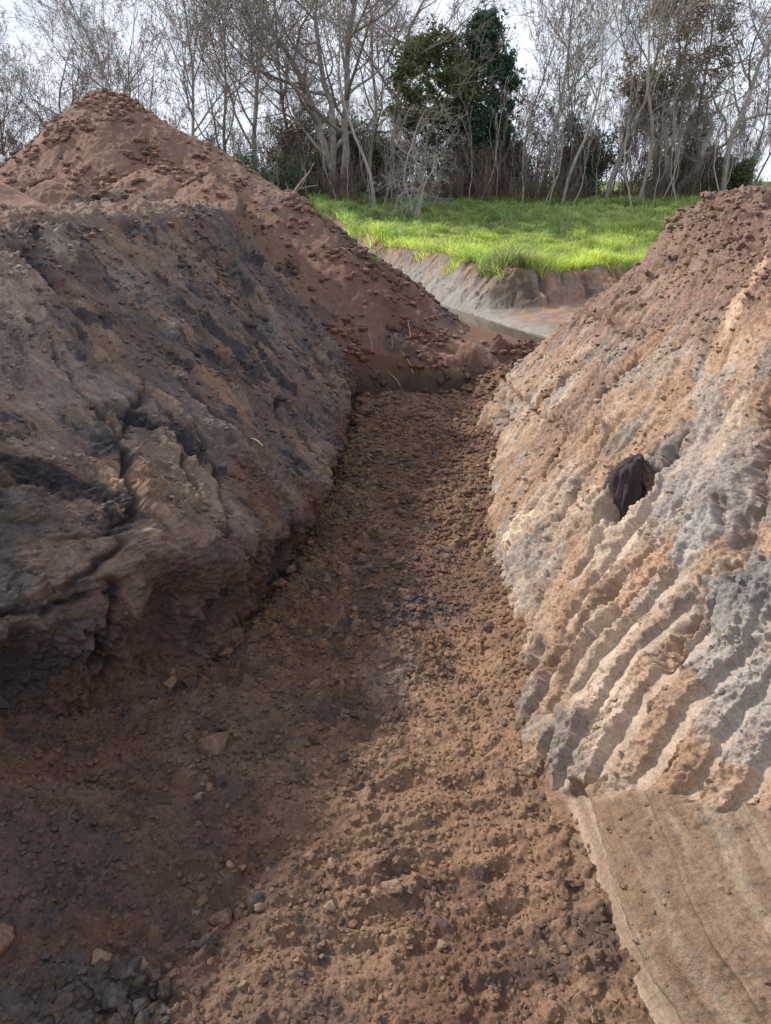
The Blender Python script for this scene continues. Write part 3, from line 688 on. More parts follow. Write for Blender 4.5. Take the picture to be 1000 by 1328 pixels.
# a band of clods against the left wall
k = 0
while k < 60:
    y = random.uniform(3.9, 10.6); x = float(np.interp(y, LB_Y, LB_X)) + abs(random.gauss(.04, .16)) + .02
    place_clod(x, y, (.020 + .055 * random.random() ** 2) * (.6 + y / 11), random.choice(['brown', 'brown', 'dark', 'dry']), 'brown or dark clod fallen along the foot of the left wall', 'clods along the foot of the left wall'); k += 1
scatter(70, (250, 520), (930, 1240), .012, .036, ['brown', 'brown', 'dark', 'dry'], 'small brown or dark clod in the loose foreground soil left of centre', 'clods in the loose foreground soil')
scatter(45, (300, 830), (1120, 1328), .010, .030, ['dry', 'dry', 'brown'], 'small yellow-brown clod on the sunlit soil at the bottom', 'clods on the sunlit foreground soil')
scatter(48, (400, 640), (540, 860), .020, .055, ['brown', 'brown', 'dark', 'brown'], 'brown clod on the churned middle stretch of the trench floor', 'clods on the churned trench floor')
# the rest: loose crumbs nobody could count
def crumbs():
    sh = [clod_shape(JV, 900 + i, 7) for i in range(12)]
    Vs, Fs, Cs = [], [], []; base = 0
    def add(P, C, n, s0, s1, w=None, lift=.2, dark=.85):
        nonlocal base
        Q = P.reshape(-1, 3); CC = C.reshape(-1, 4)
        idx = rng.choice(len(Q), n, p=w)
        pos = Q[idx]; s = (s0 + (s1 - s0) * rng.random(n) ** 2.5) * np.clip(np.linalg.norm(pos, axis=1) / 4.2, .75, 3)
        a = rng.random(n) * 6.28; kk = rng.integers(0, 12, n)
        B = np.array(sh)[kk]; ca, sa = np.cos(a)[:, None], np.sin(a)[:, None]
        V = np.stack([B[..., 0] * ca - B[..., 1] * sa, B[..., 0] * sa + B[..., 1] * ca, B[..., 2]], -1) * s[:, None, None] + pos[:, None]
        V[..., 2] += (s * lift)[:, None]
        c = CC[idx][:, None, :].repeat(len(JV), 1) * np.append(np.repeat(1, 3), 1); c[..., :3] *= (dark + .35 * rng.random(n))[:, None, None]
        f = JF[None] + (np.arange(n) * len(JV))[:, None, None] + base
        base += n * len(JV); Vs.append(V.reshape(-1, 3)); Fs.append(f.reshape(-1, 3)); Cs.append(c.reshape(-1, 4))
    add(FP, FC, 30000, .004, .022)
    m = (LP[..., 2] > -3.0) & (LP[..., 0] > -6); w = m * (.15 + sstep(0, .5, fbm(LP[..., 0] * 1.3, LP[..., 1] * 1.3, 3, 240))); w = (w / w.sum()).ravel().astype(np.float64); w /= w.sum()
    add(LP, LC, 12000, .004, .022, w)
    m = (RC[..., 3] > .8) & (RP[..., 2] > -3.0) & (RP[..., 0] < 6); w = m * (.12 + sstep(0, .5, fbm(RP[..., 0] * 1.3, RP[..., 1] * 1.3, 3, 241)) + 1.5 * sstep(-.9, -.4, RP[..., 2])); w = (w / w.sum()).ravel().astype(np.float64); w /= w.sum()
    add(RP, RC, 14000, .004, .024, w)
    m = HK & (HP[..., 1] < 16.2); w = m * (.1 + sstep(0, .4, fbm(HP[..., 0] * 1.1, HP[..., 1] * 1.1, 3, 242))); w = (w / w.sum()).ravel().astype(np.float64); w /= w.sum()
    add(HP, HC, 7000, .004, .030, w)
    me = mesh_arrays('loose_soil', np.concatenate(Vs), np.concatenate(Fs), 3, M_SOIL, False, np.concatenate(Cs))
    o = link(bpy.data.objects.new('loose_soil', me)); tag(o, 'loose brown soil crumbs lying over the trench floor, walls and heaps', 'loose soil', kind='stuff')
crumbs()
print('clods', time.time() - T0)

# dark block of topsoil standing in the right wall
def wall_point(u, v, out=0.0):
    k = find(RP, u, v); return Vector(RP[k]) + Vector(RN[k]) * out, Vector(RN[k])
def dark_block():
    p, n = wall_point(808, 640, .0)
    up = Vector((.16, .12, 1)).normalized(); n = Vector((-.62, -.78, 0)); n = (n - up * n.dot(up)).normalized(); side = up.cross(n)
    M = np.array([n[:], side[:], up[:]])
    t = empty('soil_block', p)
    V = clod_shape(IV, 77, 14).astype(float); z = V[:, 2] / .8
    V = np.stack([V[:, 0] * .085 + .02 * fbm(V[:, 1] * 4, z * 1.2, 4, 9), V[:, 1] * .155 * (1 - .45 * np.clip(z, 0, 1)) + .012 * fbm(z * 5, V[:, 1], 3, 19), z * .40], 1)
    V[:, 0] += .012 * gn(V[:, 1] * 45, V[:, 2] * 5, 29)
    me = mesh_arrays('block', V @ M, IF, 3, M_SOIL, True, tint(V * 8, (.050, .036, .040), 5))
    link(bpy.data.objects.new('block', me), t)
    V = clod_shape(IV, 78, 12).astype(float) * np.array([.11, .20, .07]); V[:, 0] += .02 * fbm(V[:, 1] * 12, V[:, 2] * 12, 4, 39)
    me = mesh_arrays('ledge', V @ M, IF, 3, M_SOIL, True, tint(V * 8, (.20, .115, .085), 6))
    o = link(bpy.data.objects.new('ledge', me), t); o.location = up * -.33
    tag(t, 'almost black tall block of topsoil stuck in a hollow of the pale right wall', 'soil block')
dark_block()
# pale chunk at the far left edge behind the low heap
def boulder():
    V = clod_shape(IV, 55, 8) * np.array([.75, .6, .55], F)
    y = 20; z = -.05
    x, z = at_y(12, 214, y)
    t = link(bpy.data.objects.new('boulder', mesh_arrays('boulder', V, IF, 3, plain('grey_stone', (.42, .46, .52), .8, .15, 3), True)))
    t.location = (x - .35, y, z - .12); tag(t, 'smooth pale blue-grey boulder at the left edge behind the heaps', 'boulder')
boulder()

# ================================================================== GRASS
def blades(n, xs, ys, zs, hgt, wid, lean, cols, seed=0):
    """n curved blades: 5 vertices, 3 faces as triangles"""
    r = np.random.default_rng(seed)
    a = r.random(n) * 6.28; b = r.random(n) * 6.28; L = lean * (.3 + r.random(n))
    dx, dy = np.cos(a) * wid / 2, np.sin(a) * wid / 2; lx, ly = np.cos(b) * L * hgt, np.sin(b) * L * hgt
    m = .55
    V = np.stack([np.stack([xs - dx, ys - dy, zs], -1), np.stack([xs + dx, ys + dy, zs], -1),
                  np.stack([xs - dx * .8 + lx * .35, ys - dy * .8 + ly * .35, zs + hgt * m], -1), np.stack([xs + dx * .8 + lx * .35, ys + dy * .8 + ly * .35, zs + hgt * m], -1),
                  np.stack([xs + lx, ys + ly, zs + hgt * (1 - .35 * L)], -1)], 1)
    f = np.array([[0, 1, 3], [0, 3, 2], [2, 3, 4]])
    Fc = f[None] + (np.arange(n) * 5)[:, None, None]
    C = np.repeat(cols[:, None], 5, 1); C = np.concatenate([C, np.ones(C.shape[:2] + (1,))], -1)
    return V.reshape(-1, 3), Fc.reshape(-1, 3), C.reshape(-1, 4)
M_GRASS = leaf_material('grass', trans=.5)
def grass():
    n = 420000
    y = 15.2 + (36.5 - 15.2) * rng.random(n) ** 1.35
    x = (rng.random(n) * 2 - 1) * (y * .60 + 1.5)
    # clumping
    cl = fbm(x * 1.1, y * 1.1, 3, 250)
    d, side, _ = seg_dist(x, y, EDGE); d = d * np.where(side == 0, 1, side) + .16 * fbm(np.asarray(x, F) * .8, np.asarray(y, F) * .8, 3, 180)
    hang = .08 + .30 * sstep(-.05, .5, fbm(x * 1.1, y * 1.1, 2, 251)) 
    keep = (d < hang) & ((rng.random(n) < .35 + .9 * sstep(-.3, .3, cl)) | (d > -1.2))
    keep &= ~((np.abs(x - 1) < 1.5) & (y > 29) & (rng.random(n) < .3))
    x, y, d, cl = x[keep], y[keep], d[keep], cl[keep]; n = len(x)
    z = ground_h(x, y) - .03
    far = sstep(19, 30, y)
    lump = sstep(.05, .45, fbm(x * .55, y * .55, 2, 252)); edge = sstep(-1.6, .1, d)
    tus = sstep(.2, .55, gn(x * 2.2, y * 1.6, 255)); h = (.08 + .18 * lump + .12 * tus + .22 * edge + .05 * far) * (.6 + .8 * rng.random(n)); 
    w = .014 + .012 * rng.random(n) + .014 * far
    dry = sstep(.1, .45, fbm(x * .5, y * 1.6, 3, 253) + .25 * far - .1)
    g1 = np.array([.55, .64, .13]); g2 = np.array([.36, .49, .11]); g3 = np.array([.15, .25, .09]); st = np.array([.50, .46, .28])
    t = rng.random((n, 1)); c = lerp(g1, g2, t); c = lerp(c, g3, (sstep(.1, .6, gn(x * .6, y * .6, 254))[:, None] * .7)); c = lerp(c, st, (dry[:, None] * .55 * (rng.random((n, 1)) < .6)))
    c = lerp(c, np.array([.24, .34, .15]), (sstep(22, 30, y)[:, None] * .6))
    c = c * (1.0 + .25 * edge * (1 - dry))[:, None] * (.75 + .5 * sstep(-.4, .4, fbm(x * 1.7, y * 1.7, 3, 256)))[:, None] * (.8 + .4 * rng.random((n, 1)))
    V, Fc, C = blades(n, x, y, z, h, w, 1.0, np.clip(c, 0, .8), 1)
    o = link(bpy.data.objects.new('grass', mesh_arrays('grass', V, Fc, 3, M_GRASS, False, C))); tag(o, 'bright green grass over the field beyond the ditch, hanging over its edge', 'grass', kind='stuff')
grass()
def tuft(name, loc, n, h, spread, col, label, cat, w=.012, seed=0, lean=1.2, group=None):
    r = np.random.default_rng(seed + 60)
    xs = r.normal(0, spread, n); ys = r.normal(0, spread, n)
    c = np.array(col)[None] * (.7 + .6 * r.random((n, 1)))
    V, Fc, C = blades(n, xs, ys, np.full(n, -.03), h * (.5 + .6 * r.random(n)), w * (.7 + .6 * r.random(n)), lean, c, seed)
    o = link(bpy.data.objects.new(name, mesh_arrays(name, V, Fc, 3, M_GRASS, False, C))); o.location = loc
    tag(o, label, cat, group); return o
def heap_point(u, v):
    k = find(HP, u, v); return Vector(HP[k])
tuft('grass_tuft', heap_point(481, 342), 60, .30, .04, (.12, .22, .05), 'green grass tuft drooping on the ridge of the dark soil heap above the ditch', 'grass tuft', seed=3, lean=2.0)
tuft('grass_tuft', wall_point(815, 345)[0], 34, .20, .03, (.14, .24, .05), 'small green grass tuft sprouting near the top edge of the right wall', 'grass tuft', seed=4, lean=1.6)
tuft('weed', Vector((at_y(52, 205, 19)[0], 19, at_y(52, 222, 19)[1])), 900, .42, .28, (.42, .55, .05), 'bright yellow-green weeds behind the left shoulder of the tall soil heap', 'weeds', .03, 5)
# straw stalks caught in the soil
M_STRAW = plain('straw', (.50, .42, .30), .8, .1, 4, 0)
def tube(pts, rad, sides=4):
    pts = np.array(pts, float); n = len(pts); rad = np.broadcast_to(rad, n)
    T = np.gradient(pts, axis=0); T /= np.linalg.norm(T, axis=1, keepdims=True) + 1e-9
    ref = np.array([0, 0, 1.0]) if abs(T[0, 2]) < .9 else np.array([1.0, 0, 0])
    A = np.cross(T, ref); A /= np.linalg.norm(A, axis=1, keepdims=True) + 1e-9; B = np.cross(T, A)
    a = np.arange(sides) * 2 * np.pi / sides
    V = pts[:, None] + rad[:, None, None] * (np.cos(a)[None, :, None] * A[:, None] + np.sin(a)[None, :, None] * B[:, None])
    i = np.arange(n * sides).reshape(n, sides); j = np.roll(i, -1, 1)
    f = np.stack([i[:-1], j[:-1], j[1:], i[1:]], -1).reshape(-1, 4)
    return V.reshape(-1, 3), f
def stalk(p, L, tilt, az, rad, name, label, cat, mat=M_STRAW, group=None):
    d = Vector((math.cos(az) * math.sin(tilt), math.sin(az) * math.sin(tilt), math.cos(tilt)))
    pts = [Vector((0, 0, 0)) + d * (L * t) + Vector((0, 0, -.25 * L * t * t)) + Vector((.02 * math.sin(t * 5), 0, 0)) * L for t in np.linspace(0, 1, 7)]
    V, f = tube(pts, np.linspace(rad, rad * .5, 7), 5)
    o = link(bpy.data.objects.new(name, mesh_arrays(name, V, f, 4, mat))); o.location = p; tag(o, label, cat, group); return o
for i, (u, v, L, ti, az) in enumerate([(482, 455, .38, .25, 2.0), (535, 480, .5, .5, 2.4), (532, 440, .4, .3, 1.8), (508, 450, .3, .2, -1.6), (456, 330, .35, .9, 2.6), (520, 500, .35, .6, 2.8)]):
    p = heap_point(u, v) + Vector((0, -.04, 0))
    stalk(p, L, ti, az, .006, 'straw_stalk', 'thin pale straw stalk poking from the dark soil at the end of the trench', 'straw', group='straw stalks in the end mound')
k = find(LP, 322, 570); stalk(Vector(LP[k]) + Vector((.03, -.03, .02)), .22, 1.35, -.9, .004, 'straw_stalk', 'short straw stalk lying on the slope of the left wall', 'straw')
x, y = at_z(400, 672, FLOOR + .1)
stick = stalk(Vector((x + .05, y - .08, FLOOR + .10)), .34, 1.25, 2.35, .022, 'stick', 'pale curved stick lying on clods at the foot of the left wall', 'stick')

# ================================================================== TREES
M_BARK = plain('bark', (.29, .265, .245), .9, .35, 5, .4)  # bark tone lightened to stand in for haze over the tree line
M_BARKP = plain('pale_bark', (.36, .33, .30), .9, .3, 5, .4)
M_TWIG = plain('twig', (.26, .225, .205), .9, .3, 3, 0)
M_TWIGP = plain('pale_twig', (.31, .28, .255), .9, .3, 3, 0)
M_BRUSH = plain('brush', (.17, .125, .10), .9, .35, 3, 0)
M_LEAF = leaf_material('leaves', trans=.3)
def rv(r): return Vector((r.gauss(0, 1), r.gauss(0, 1), r.gauss(0, 1)))
def skeleton(seed, Ht, R0, levels, first=.25, spread=.7, up=.25, wig=.12, nb=(13, 7, 6, 5), ratio=.5, stems=1, minr=.008):
    r = random.Random(seed); br = []; tips = []
    def grow(p, d, L, rad, lv):
        n = (12, 8, 6, 4, 3)[lv]; pts = [p.copy()]; rads = [rad]; q = p.copy(); d = d.normalized()
        for i in range(n):
            d = (d + rv(r) * wig * (1, 1.4, 1.7, 2, 2)[lv] + Vector((0, 0, up * (.2 if lv == 0 else .5)))).normalized()
            q = q + d * (L / n); pts.append(q.copy()); rads.append(max(rad * (1 - .85 * (i + 1) / n), minr * .8))
        br.append((lv, pts, rads)); tips.append((lv, q))
        if lv < levels:
            k = nb[lv]
            for j in range(k):
                t = (first if lv == 0 else .2) + (1 - (first if lv == 0 else .2)) * (j + r.random()) / k
                i = min(int(t * n), n - 1); b = pts[i].lerp(pts[i + 1], t * n - i); dd = (pts[i + 1] - pts[i]).normalized()
                s = rv(r); s -= dd * s.dot(dd); s.normalize()
                nd = dd * (1 - spread * (.6 + .5 * r.random())) + s * spread * (.7 + .4 * r.random())
                grow(b, nd, L * ratio * (1.15 - .55 * t) * (.7 + .5 * r.random()), max(rads[i] * (.45 + .2 * r.random()), minr), lv + 1)
    for s in range(stems):
        a = r.random() * 6.28
        grow(Vector((math.cos(a) * .12 * (stems > 1), math.sin(a) * .12 * (stems > 1), -.2)), Vector((math.cos(a) * (.03 + .17 * (stems > 1)), math.sin(a) * (.03 + .17 * (stems > 1)), 1)), Ht * (.75 + .3 * r.random() if stems > 1 else 1), R0 * (.7 if stems > 1 else 1), 0)
    return br, tips
def tubes_mesh(name, br, mat, sides):
    Vs, Fs, b = [], [], 0
    for lv, pts, rads in br:
        V, f = tube([p[:] for p in pts], np.array(rads), sides[lv]); Vs.append(V); Fs.append(f + b); b += len(V)
    return mesh_arrays(name, np.concatenate(Vs), np.concatenate(Fs), 4, mat, True)
def leaf_cards(pts, n, size, jit, cols, seed):
    """small bent leaves scattered round branch points"""
    r = np.random.default_rng(seed); P = np.array(pts)[r.integers(0, len(pts), n)] + r.normal(0, jit, (n, 3))
    a = r.normal(size=(n, 3)); a /= np.linalg.norm(a, axis=1, keepdims=True); b = np.cross(a, r.normal(size=(n, 3))); b /= np.linalg.norm(b, axis=1, keepdims=True)
    s = (size * (.6 + .8 * r.random(n)))[:, None]
    V = np.stack([P - a * s, P + b * s * .45, P + a * s, P - b * s * .45], 1)
    f = np.arange(n * 4).reshape(n, 4)
    t = r.random((n, 1)); c = lerp(np.array(cols[0]), np.array(cols[1]), t) * (.7 + .6 * r.random((n, 1)))
    C = np.repeat(np.concatenate([c, np.ones((n, 1))], 1)[:, None], 4, 1)
    return V.reshape(-1, 3), f, C.reshape(-1, 4)
PROTO = {}
def proto(kind, seed, Ht, R0, pale=False, leaves=None, prof=None, **kw):
    br, tips = skeleton(seed, Ht, R0, kw.pop('levels', 4), **kw)
    d = {'trunk': tubes_mesh('trunk', [b for b in br if b[0] == 0], M_BARKP if pale else M_BARK, (8,)),
         'crown': tubes_mesh('crown', [b for b in br if b[0] > 0], M_TWIGP if pale else M_TWIG, (8, 5, 4, 3, 3))}
    if leaves:
        n, size, jit, cols, lv = leaves
        pts = [p[:] for l, q, _ in br if l >= lv for p in q]
        if prof:                                     # leaf clumps filling an uneven crown
            r_ = random.Random(seed * 7); pts = []
            for c in range(prof[1]):
                z = random.Random(seed * 1000 + c).uniform(prof[0][0][0], prof[0][-1][0]); R_ = float(np.interp(z, [p[0] for p in prof[0]], [p[1] for p in prof[0]]))
                a = r_.uniform(0, 6.28); q = R_ * math.sqrt(r_.uniform(.1, 1)) * r_.uniform(.8, 1.12); s_ = r_.uniform(.5, 1.3)
                for k in range(24): pts.append((q * math.cos(a) + r_.gauss(0, .26 * s_), q * math.sin(a) + r_.gauss(0, .26 * s_), z + r_.gauss(0, .17 * s_)))
        V, f, C = leaf_cards(pts, n, size, jit, cols, seed); d['foliage'] = mesh_arrays('foliage', V, f, 4, M_LEAF, False, C)
    PROTO[kind] = d
BUD = ((.16, .13, .11), (.26, .21, .17))
proto('bare_a', 1, 10.5, .115, leaves=(320, .06, .05, BUD, 3), spread=.55, up=.22)
proto('bare_b', 2, 9.5, .10, leaves=(260, .06, .05, BUD, 3), spread=.6, up=.28, first=.3)
proto('bare_c', 3, 11.0, .14, leaves=(320, .06, .05, BUD, 3), spread=.7, up=.2, first=.2, nb=(14, 7, 6, 5))
proto('bare_d', 4, 8.5, .085, leaves=(260, .05, .05, BUD, 3), spread=.5, up=.3, first=.25, stems=2, nb=(8, 6, 4, 3))
proto('bare_e', 5, 9.0, .075, pale=True, leaves=(300, .05, .05, BUD, 3), spread=.42, up=.35, first=.35, nb=(9, 5, 4, 3))
proto('big', 6, 12.5, .24, leaves=(600, .07, .06, BUD, 3), spread=.72, up=.24, first=.16, nb=(13, 8, 7, 6), stems=3)
proto('thicket', 8, 6.5, .04, spread=.5, up=.3, first=.08, nb=(8, 6, 5, 3), stems=4, leaves=(350, .06, .06, BUD, 2))
proto('thicket_b', 9, 6.0, .04, spread=.6, up=.22, first=.08, nb=(9, 6, 5, 3), stems=4, leaves=(900, .06, .06, ((.10, .08, .05), (.16, .12, .08)), 2))
proto('twisted', 10, 8.0, .30, spread=.8, up=.16, first=.25, wig=.26, nb=(9, 7, 6, 4), stems=2, leaves=(1500, .07, .08, BUD, 3))
proto('arching', 12, 3.6, .07, pale=True, spread=.95, up=-.02, first=.25, nb=(9, 5, 4, 3), stems=3, wig=.16)
proto('evergreen', 14, 8.4, .16, spread=.85, up=.12, first=.14, nb=(34, 7, 4), levels=3, ratio=.27, prof=(((1.6, .9), (2.6, 1.5), (4.2, 1.9), (5.6, 1.65), (7.0, 1.05), (7.9, .6), (8.6, .15)), 150), leaves=(40000, .085, .07, ((.045, .10, .065), (.10, .18, .10)), 1))
proto('olive', 15, 6.2, .14, spread=.85, up=.14, first=.25, nb=(16, 7, 4), levels=3, ratio=.42, prof=(((2.8, 1.1), (3.8, 1.9), (4.9, 1.9), (5.8, 1.3), (6.5, .4)), 70), leaves=(15000, .08, .08, ((.12, .15, .06), (.22, .23, .11)), 1))
proto('ivy', 16, 9.0, .22, spread=.75, up=.2, first=.25, nb=(12, 7, 5), levels=3, ratio=.45, prof=(((3.0, 1.4), (4.5, 2.2), (6.2, 2.2), (7.8, 1.5), (9.0, .5)), 75), leaves=(12000, .075, .09, ((.17, .14, .09), (.27, .22, .15)), 1))
proto('bush', 17, 1.9, .05, spread=.8, up=.15, first=.05, nb=(9, 6, 4), levels=3, stems=5, leaves=(6000, .06, .10, ((.09, .12, .045), (.17, .20, .085)), 0))
proto('bush_b', 18, 2.6, .05, spread=.7, up=.2, first=.05, nb=(9, 6, 4), levels=3, stems=5, leaves=(4500, .06, .10, ((.06, .10, .055), (.13, .18, .09)), 0))
proto('pole', 20, 5.0, .030, pale=True, spread=.35, up=.5, first=.35, nb=(7, 4, 2), levels=2, ratio=.3, minr=.009)
proto('pole_b', 21, 4.0, .026, spread=.4, up=.45, first=.3, nb=(7, 4, 2), levels=2, ratio=.35, minr=.009)
proto('scrub', 22, 1.7, .018, spread=.5, up=.35, first=.1, nb=(7, 4, 2), levels=2, stems=6, ratio=.4, minr=.008, leaves=(160, .05, .05, ((.14, .10, .07), (.2, .16, .09)), 1))
def tree(kind, u, y, sc, label, cat='tree', group='bare trees along the far side of the field', name='tree', rz=None, parts=True, sx=1, tilt=0):
    z = float(ground_h(np.array([0.0]), np.array([y]))[0]); x = xat(u, y, z); z = float(ground_h(np.array([x]), np.array([y]))[0])
    d = PROTO[kind]; rz = random.uniform(0, 6.28) if rz is None else rz
    t = empty(name, (x, y, z), rz); t.scale = (sc * sx, sc * sx, sc); t.rotation_euler = (0, tilt, rz) if tilt else (0, 0, rz)
    for k, me in d.items():
        link(bpy.data.objects.new(k, me), t)
    tag(t, label, cat, group); return t
print('protos', time.time() - T0)
tree('big', 442, 34, 1.0, 'largest bare tree, thick forked trunk with limbs fanning up out of the picture', rz=.6)
tree('bare_e', 487, 31.5, 1.0, 'slender pale-barked tree standing just right of the big forked tree')
tree('evergreen', 618, 37, .83, 'tall dark green evergreen with a conical leafy crown', sx=1.06, group='leafy trees along the far side of the field', name='evergreen_tree')
tree('olive', 562, 37, 1.02, 'dull olive-green leafy tree leaning against the dark evergreen', sx=1.1, group='leafy trees along the far side of the field', name='evergreen_tree')
tree('ivy', 850, 36.5, .98, 'broad brown-leaved tree in front of the sky right of centre', group='leafy trees along the far side of the field')
tree('twisted', 868, 34.5, .85, 'dark tree with twisted, sharply bent limbs below the brown-leaved crown', rz=2.2)
tree('bare_c', 935, 33.5, .92, 'upright bare tree with a dark trunk near the right edge', rz=1.0)
tree('arching', 540, 29.5, 1.25, 'low pale bare shrub with arching branches in front of the evergreens', name='bare_shrub', cat='shrub', group='shrubs in front of the trees')
tree('bare_e', 728, 32.5, .9, 'pale slim tree in the thin stand right of the dark evergreen')
tree('bare_a', 215, 36, .95, 'bare tree rising above the right shoulder of the heap peak')
tree('bare_b', 265, 34, 1.0, 'bare tree between the heap peak and the big forked tree, left one of two')
tree('bare_a', 330, 35, 1.1, 'bare tree just left of the big forked tree, its limb leaning left into the sky', tilt=-.12, rz=0)
tree('bare_c', 520, 37, .95, 'bare tree half hidden between the slender pale tree and the olive one')
tree('bare_d', 672, 36, 1.0, 'bare two-stemmed tree touching the right side of the dark evergreen')
tree('bare_b', 705, 35, .95, 'bare tree with seed clusters right of the dark evergreen')
tree('bare_d', 752, 36, 1.0, 'bare two-stemmed tree halfway between the evergreen and the brown-leaved tree')
tree('bare_a', 785, 34.5, .95, 'bare tree standing left of the brown-leaved tree')
tree('bare_e', 742 + 85, 33, 1.05, 'pale straight tree in front of the brown-leaved tree')
tree('bare_b', 900, 37, .95, 'bare tree between the brown-leaved tree and the right-hand dark trunk')
tree('bare_d', 965, 36, .85, 'bare two-stemmed tree just right of the right-hand dark trunk')
tree('bare_e', 995, 35, .85, 'pale slim tree at the right edge of the picture')
tree('bare_b', 15, 40, .80, 'bare tree at the left edge of the picture')
tree('bare_a', 60, 39, .78, 'bare tree second from the left edge, behind the heaps')
tree('bare_c', 105, 41, .74, 'bare spreading tree left of the heap peak')
tree('bare_b', 150, 38, .72, 'bare tree directly behind the heap peak')
tree('bare_d', 185, 40, .9, 'bare two-stemmed tree just right of the heap peak')
tree('bare_a', 300, 38, .9, 'bare tree deep in the thicket behind the falling ridge of the heap')
tree('bare_b', 385, 38, 1.05, 'bare tree behind the big forked tree on its left')
tree('bare_a', 480, 39, 1.0, 'bare tree behind the big forked tree on its right')
for i in range(40):
    u = -60 + i * 28 + random.uniform(-14, 14)
    tree(random.choice(['thicket', 'thicket_b']), u, random.uniform(36, 42), random.uniform(.55, .85) if u > 200 and u < 960 else random.uniform(.6, .85) * (1 if u < 200 else .6), 'brown many-stemmed bare thicket shrub filling the back of the tree line', 'shrub', 'thicket shrubs at the back of the tree line', 'thicket_shrub')
for (u, y, s, k, lb) in [(330, 33, 1.1, 'bush_b', 'dark green bush behind the falling ridge of the heap'), (425, 35, 1.1, 'bush', 'green bush at the foot of the big forked tree'), (385, 34, .9, 'bush_b', 'small green bush left of the big forked tree foot'), (510, 37, 1.2, 'bush', 'brownish green bush under the arching pale shrub'), (590, 37.5, 1.0, 'bush', 'dull green bush under the olive tree'), (650, 37, 1.0, 'bush_b', 'dark green bush under the right side of the evergreen'), (735, 37, 1.05, 'bush', 'olive bush amid the thin stand of trees'), (955, 34, .82, 'bush', 'dark rounded bush beside the right-hand dark trunk'), (760, 36, 1.1, 'bush_b', 'green bush in the middle of the right half of the tree line'), (870, 36, 1.0, 'bush', 'olive bush under the twisted dark tree'), (455, 38, 1.4, 'bush_b', 'tall dark bush behind the big forked tree'), (480, 38, 1.3, 'bush', 'tall olive bush right behind the slender pale tree')]:
    tree(k, u, y, s, lb, 'bush', 'bushes under the trees', 'bush')
for k in ('thicket', 'thicket_b'):
    for me in PROTO[k].values():
        if me.name.startswith(('trunk', 'crown')): me.materials[0] = M_BRUSH
for i in range(13):
    u = random.choice([random.uniform(310, 560), random.uniform(560, 930)]); tree(random.choice(['bush', 'bush_b']), u, random.uniform(36, 40), random.uniform(.8, 1.5), 'dull green bush in the shade deep between the trunks', 'bush', 'shaded bushes deep in the tree line', 'bush')
for i in range(85):
    u = random.uniform(255, 985); y = random.uniform(31, 36.5)
    tree(random.choice(['pole', 'pole_b', 'pole']), u, y, random.uniform(.45, 1.0), 'thin upright sapling in the undergrowth at the foot of the trees', 'sapling', 'thin saplings at the foot of the trees', 'sapling')
def undergrowth():
    br_all = PROTO['scrub']; Vs, Fs, b = [], [], 0
    me = br_all['crown']; V = np.empty(len(me.vertices) * 3, F); me.vertices.foreach_get('co', V); V = V.reshape(-1, 3)
    f = np.empty(len(me.loops), np.int32); me.loops.foreach_get('vertex_index', f); f = f.reshape(-1, 4)
    for i in range(360):
        u = random.uniform(-40, 930) if i % 8 else random.uniform(930, 1040); y = random.uniform(32.5, 40); z = -.8; x = xat(u, y, z); z = float(ground_h(np.array([x]), np.array([y]))[0])
        a = random.uniform(0, 6.28); s = (.3 + 1.1 * random.random() ** 1.5) * (1 if u < 930 else .45); R = np.array([[math.cos(a), -math.sin(a), 0], [math.sin(a), math.cos(a), 0], [0, 0, 1]])
        Vs.append((V * s) @ R.T + np.array([x, y, z - .05])); Fs.append(f + b); b += len(V)
    o = link(bpy.data.objects.new('undergrowth', mesh_arrays('undergrowth', np.concatenate(Vs), np.concatenate(Fs), 4, M_BRUSH, True))); tag(o, 'tangled brown dead brush between the feet of the trees', 'undergrowth', kind='stuff')
undergrowth()
# broken pale limb leaning out of the undergrowth
p = Vector((xat(365, 31, -1.0), 31, -1.15)); q = p + Vector((1.15, .3, 1.5))
pts = [p.lerp(q, t) + Vector((0, 0, .12 * math.sin(t * 3))) for t in np.linspace(0, 1, 8)]
V, f = tube([(a - p)[:] for a in pts], np.linspace(.07, .02, 8), 6)
o = link(bpy.data.objects.new('fallen_branch', mesh_arrays('fallen_branch', V, f, 4, M_BARKP))); o.location = p; tag(o, 'broken pale branch leaning out of the undergrowth behind the heap ridge', 'branch')
for k in range(5):
    t = .3 + .14 * k; a = p.lerp(q, t) - p; e = a + Vector((random.uniform(-.3, .8), .1, random.uniform(.1, .9)))
    V, f = tube([a[:], ((a + e) / 2 + Vector((.05, 0, .03)))[:], e[:]], np.array([.02, .015, .009]), 4)
    link(bpy.data.objects.new('twig', mesh_arrays('twig', V, f, 4, M_TWIGP)), o)
print('trees', time.time() - T0)

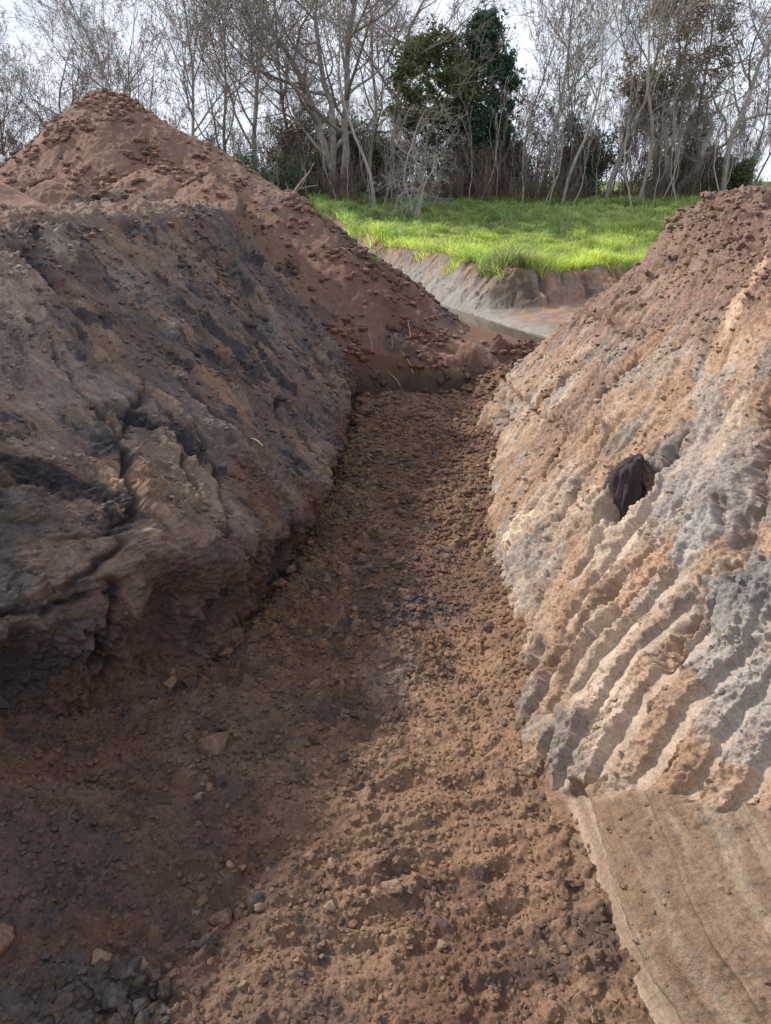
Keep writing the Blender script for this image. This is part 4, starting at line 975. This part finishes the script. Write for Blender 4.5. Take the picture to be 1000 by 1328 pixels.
# ================================================================== LIGHT, SKY, CAMERA
SUN_EL = math.radians(36); SUN_AZ = math.radians(-62)      # azimuth from +Y towards +X
d = Vector((math.sin(SUN_AZ) * math.cos(SUN_EL), math.cos(SUN_AZ) * math.cos(SUN_EL), math.sin(SUN_EL)))
sun = bpy.data.lights.new('sun', 'SUN'); sun.energy = 4.2; sun.angle = math.radians(3.0); sun.color = (1, .94, .85)
so = link(bpy.data.objects.new('sun', sun)); so.rotation_euler = d.to_track_quat('Z', 'Y').to_euler()
w = bpy.data.worlds.new('World'); bpy.context.scene.world = w; w.use_nodes = True
nt = w.node_tree; nt.nodes.clear(); N = nt.nodes.new; L = nt.links.new
sky = N('ShaderNodeTexSky'); sky.sky_type = 'NISHITA'; sky.sun_disc = False; sky.sun_elevation = SUN_EL; sky.sun_rotation = SUN_AZ; sky.air_density = 1.0; sky.dust_density = 1.5
tc = N('ShaderNodeTexCoord'); mp = N('ShaderNodeMapping'); mp.inputs['Scale'].default_value = (1, 1, 2.6); L(tc.outputs['Generated'], mp.inputs[0])
nz = N('ShaderNodeTexNoise'); nz.inputs['Scale'].default_value = 3.2; nz.inputs['Detail'].default_value = 8; nz.inputs['Roughness'].default_value = .55; L(mp.outputs[0], nz.inputs['Vector'])
rp = N('ShaderNodeMapRange'); rp.interpolation_type = 'SMOOTHSTEP'; rp.inputs[1].default_value = .22; rp.inputs[2].default_value = .52; L(nz.outputs[0], rp.inputs[0])
mx = N('ShaderNodeMix'); mx.data_type = 'RGBA'; L(rp.outputs[0], mx.inputs[0]); L(sky.outputs[0], mx.inputs[6]); mx.inputs[7].default_value = (11.3, 12.1, 13.6, 1)
bg = N('ShaderNodeBackground'); bg.inputs[1].default_value = .066; L(mx.outputs[2], bg.inputs[0])
ou = N('ShaderNodeOutputWorld'); L(bg.outputs[0], ou.inputs[0])
cam = bpy.data.cameras.new('camera'); co = link(bpy.data.objects.new('camera', cam)); cam.sensor_fit = 'VERTICAL'; cam.sensor_height = 36; cam.lens = FPX / 1328 * 36
cam.clip_end = 5000; cam.clip_start = .05; co.location = (0, 0, 0); co.rotation_euler = (math.radians(90) - PITCH, 0, 0)
sc = bpy.context.scene; sc.camera = co
sc.view_settings.view_transform = 'Standard'; sc.view_settings.look = 'None'; sc.view_settings.exposure = 0.5; sc.view_settings.gamma = 1
print('done', time.time() - T0)
